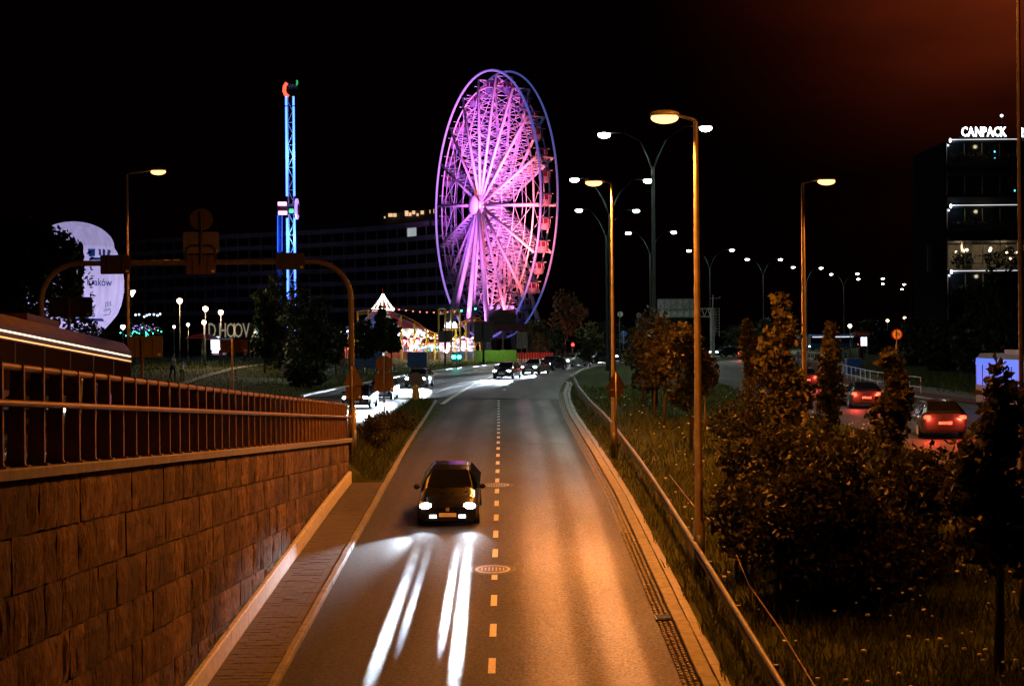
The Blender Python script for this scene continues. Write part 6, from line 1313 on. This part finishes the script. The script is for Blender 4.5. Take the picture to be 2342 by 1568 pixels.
for px in (1946, 1950): mb = MB(); a = on(px, 131); mb.cyl(a, a + Vector((0, 0, 3.4)), .04, n=6); tag(build(mb, 'thin_pole', M['dark'], origin=tuple(a)), ('left' if px < 1948 else 'right') + ' one of two thin dark poles behind the blue box', 'pole')
rb = on(1968, 140); bin_ = thing('litter_bin', 'dark litter bin on a post right of the blue box', 'bin', rb); mb = MB(); mb.cyl(rb, rb + Vector((0, 0, 1.3)), .05, n=6); build(mb, 'post', M['dark'], bin_); mb = MB(); mb.lathe([(.25, 1.1), (.32, 2.0), (.28, 2.05)], rb, 10); build(mb, 'bucket', M['black'], bin_)
bf = thing('bar_fence', 'dark upright bar fence across the footway', 'fence', on(1898, 150))
for k in range(11): a = on(1882 + k * 4, 150); mb = MB(); mb.box(a + Vector((0, 0, .65)), (.05, .05, 1.3)); build(mb, 'bar', M['dark'], bf)
a, b = on(1882, 150), on(1922, 150); mb = MB(); mb.cyl(a + Vector((0, 0, 1.3)), b + Vector((0, 0, 1.3)), .03, n=5); build(mb, 'rail', M['dark'], bf)
ds = post_sign(1826, 150, 'white diamond-shaped sign left of the third orange lamp post', [], 757, r=.05); mb = MB(); mb.plate([(-.5, 0), (0, -.5), (.5, 0), (0, .5)], P(1825, 764, 149.9), (1, 0, 0), (0, 0, 1), .03); build(mb, 'sign_plate', M['whitepaint'], ds); mb = MB(); mb.plate([(-.2, 0), (0, -.2), (.2, 0), (0, .2)], P(1825, 764, 149.85), (1, 0, 0), (0, 0, 1), .03); build(mb, 'symbol', M['yellow'], ds)
post_sign(1834, 152, 'blue sign with a white arrow left of the third orange lamp post', [(1827, 762, 1842, 785, 'rect', 'sblue', None)], 763, r=.05)
post_sign(1848, 140, 'white sign with a yellow mark right of the third orange lamp post', [(1842, 768, 1854, 791, 'rect', 'whitepaint', None)], 769, r=.05)
wl_ = on(2197, 135); wlp = thing('column_lamp', 'slim white column lamp among the dark trees', 'lamp', wl_); mb = MB(); mb.cyl(wl_, P(2197, 772, 135), .06, n=6); build(mb, 'post', M['steel'], wlp); mb = MB(); mb.cyl(P(2197, 784, 134.9), P(2197, 769, 134.9), .09, n=8); build(mb, 'light_tube', M['L_strip'], wlp)
grb = thing('far_crash_barrier', 'pale crash barrier behind the third orange lamp post', 'guard rail', on(1870, 195))
for k in range(8):
    a, b = on(1822 + k * 12, 195), on(1834 + k * 12, 195); mb = MB(); mb.box((a + b) / 2 + Vector((0, 0, .65)), ((b - a).length - .02, .06, .28)); build(mb, 'rail_section', M['steel'], grb); mb = MB(); mb.box(a + Vector((0, .08, .35)), (.08, .08, .7)); build(mb, 'post', M['steel'], grb)

# ------------------------------------------------------------------ office building
OD = 165.; ox0 = P(2163, 0, OD).x; ox1 = ox0 + 26; off = thing('office_building', 'dark glass office block with white roof lettering', 'office building', (ox0 + 12, OD, zf(OD)))
rz_ = P(2240, 318, OD).z; s_o = F / OD; fh = 75 / s_o; nfl = 7
for k in range(nfl):
    z = rz_ - fh * k
    mb = MB(); mb.box(((ox0 + ox1) / 2 + .15, OD + 7, z - .18), (ox1 - ox0, 14, .36)); build(mb, 'floor_slab', M['office'], off)
    lit = (k == 3)
    for j in range(8):
        xa = ox0 + .1 + j * 2.05
        if xa > ox1: break
        zc0, zc1 = z - fh + .1 + (1.0 if not lit else .3), z - .4
        if not lit:
            mb = MB(); mb.box((xa + 1.0, OD + .55, (zc0 + zc1) / 2), (1.96, .05, zc1 - zc0)); build(mb, 'window', M['glass'], off)
        mb = MB(); mb.box((xa, OD + .5, (zc0 + zc1) / 2), (.09, .12, zc1 - zc0)); build(mb, 'mullion', M['signback'], off)
    if not lit: mb = MB(); mb.box(((ox0 + ox1) / 2, OD + .3, z - fh + .45), (ox1 - ox0, .3, .95)); build(mb, 'spandrel', M['office'], off)
    if k in (0, 2, 4):
        mb = MB(); mb.box((ox0 + 4.2, OD - .05, z - .06), (7.9, .06, .09)); build(mb, 'light_strip', M['L_strip'], off); mb = MB(); mb.ball((ox0 + .35, OD - .1, z - .15), .16, 8, sc=(.8, .8, 1.6)); build(mb, 'corner_lamp', M['L_sign'], off, True)
        lamp_light('POINT', 30, (.8, .9, 1), (ox0 + .6, OD - .5, z - .5), off, .1)
        mb = MB(); mb.box((ox0 + 4.2, OD - .35, z - fh + 1.2), (8, .6, .5)); pl = build(mb, 'planter', M['office'], off)
        v, f = leaf_quads(np.array([(ox0 + .3 + random.random() * 7.6, OD - .4 + random.uniform(-.3, .3), z - fh + 1.55 + abs(random.gauss(0, .22))) for _ in range(500)]), .14); quadmesh('foliage', v, f, M['leaf2'], pl)
        lamp_light('POINT', 25, (1, .85, .5), (ox0 + 4, OD - 1.2, z - fh + 3.2), off, .2)
    if lit:
        zf_ = z - fh + .3
        mb = MB(); mb.box((ox0 + 6, OD + 6.5, (zf_ + z - .4) / 2), (13, .2, z - .4 - zf_)); build(mb, 'inner_wall', M['path'], off)
        mb = MB(); mb.box((ox0 + 3.1, OD + 3, (zf_ + z - .4) / 2), (1.1, .6, z - .4 - zf_)); build(mb, 'inner_pillar', M['path'], off)
        for (dx, dz) in ((1.6, 1.15), (2.6, 1.0), (2.9, .9), (5.6, 1.0), (5.7, .75), (7.6, 1.3), (8.7, 1.25), (8.0, 2.0)):
            mb = MB(); mb.ball((ox0 + dx, OD + 2.2, z - .4 - dz), .17, 8); lpp = build(mb, 'pendant_lamp', emit('pendant', (1, .8, .5), 4, False) if 'pend' not in M else M['pend'], off, True); M['pend'] = lpp.data.materials[0]
            mb = MB(); mb.cyl((ox0 + dx, OD + 2.2, z - .4), (ox0 + dx, OD + 2.2, z - .25 - dz), .02, n=4); build(mb, 'flex', M['dark'], lpp)
        for dx, hh_ in ((1.6, 1.5), (2.6, 1.3), (6.3, 1.4), (7.3, 1.9), (8.2, 2.0), (9.2, 1.5), (5.2, 1.2)):
            mb = MB(); mb.lathe([(.25, 0), (.3, .5)], (ox0 + dx, OD + 1.4, zf_), 8); pt = build(mb, 'plant_pot', M['path'], off)
            v, f = leaf_quads(np.array([(ox0 + dx + random.gauss(0, .4), OD + 1.4 + random.gauss(0, .3), zf_ + .5 + hh_ * random.random()) for _ in range(160)]), .16); quadmesh('plant', v, f, M['leafd'], pt)
        mb = MB(); mb.box((ox0 + 4.5, OD + 4, zf_ + .75), (4, 1, .08)); build(mb, 'table', M['path'], off)
        lamp_light('POINT', 110, (1, .75, .42), (ox0 + 2.2, OD + 3, z - 1.0), off, .2); lamp_light('POINT', 140, (1, .75, .42), (ox0 + 7.2, OD + 3, z - 1.0), off, .2)
mb = MB(); mb.box(((ox0 + ox1) / 2 + .6, OD + 8, (rz_ + zf(OD)) / 2), (ox1 - ox0 - 1.6, 11 if False else 1.0, rz_ - zf(OD) - .6)); build(mb, 'core', M['black'], off)
mb = MB(); mb.box((ox0 + .1, OD + 7.5, (rz_ + zf(OD)) / 2), (.2, 13, rz_ - zf(OD) - .4)); build(mb, 'side_wall', M['matte'], off)
for x, w in ((2248, 102),):
    pass
for i, ch in enumerate('CANPACK'):
    px = [2206, 2221, 2238, 2251, 2265, 2280, 2294][i]; put_text(ch, 1.5, P(px, 302.5, OD - .2), (1, 0, 0), (0, 0, 1), 'roof_letter', M['L_sign'], off, .12, .03, .72)
put_text('2', 1.5, P(2337, 304, OD - .2), (1, 0, 0), (0, 0, 1), 'roof_letter', M['L_sign'], off, .12, .035, .8)
mb = MB(); a = P(2248, 314, OD); mb.box(a, (5.6, .1, .12)); build(mb, 'letter_frame', M['dark'], off)
a = P(2291, 265, OD + 2); mb = MB(); mb.cyl((a.x, a.y, rz_), a, .05, n=6); am = build(mb, 'aerial', M['dark'], off); mb = MB(); mb.ball(a, .17, 8); build(mb, 'aerial_lamp', M['L_sign'], am, True)
for px, py in ((2275, 347), (2275, 362), (2321, 436), (2317, 462), (2300, 545)):
    mb = MB(); mb.box(P(px, py, OD + .48), (.16, .03, .22)); build(mb, 'exit_light', M['L_cyan'], off)
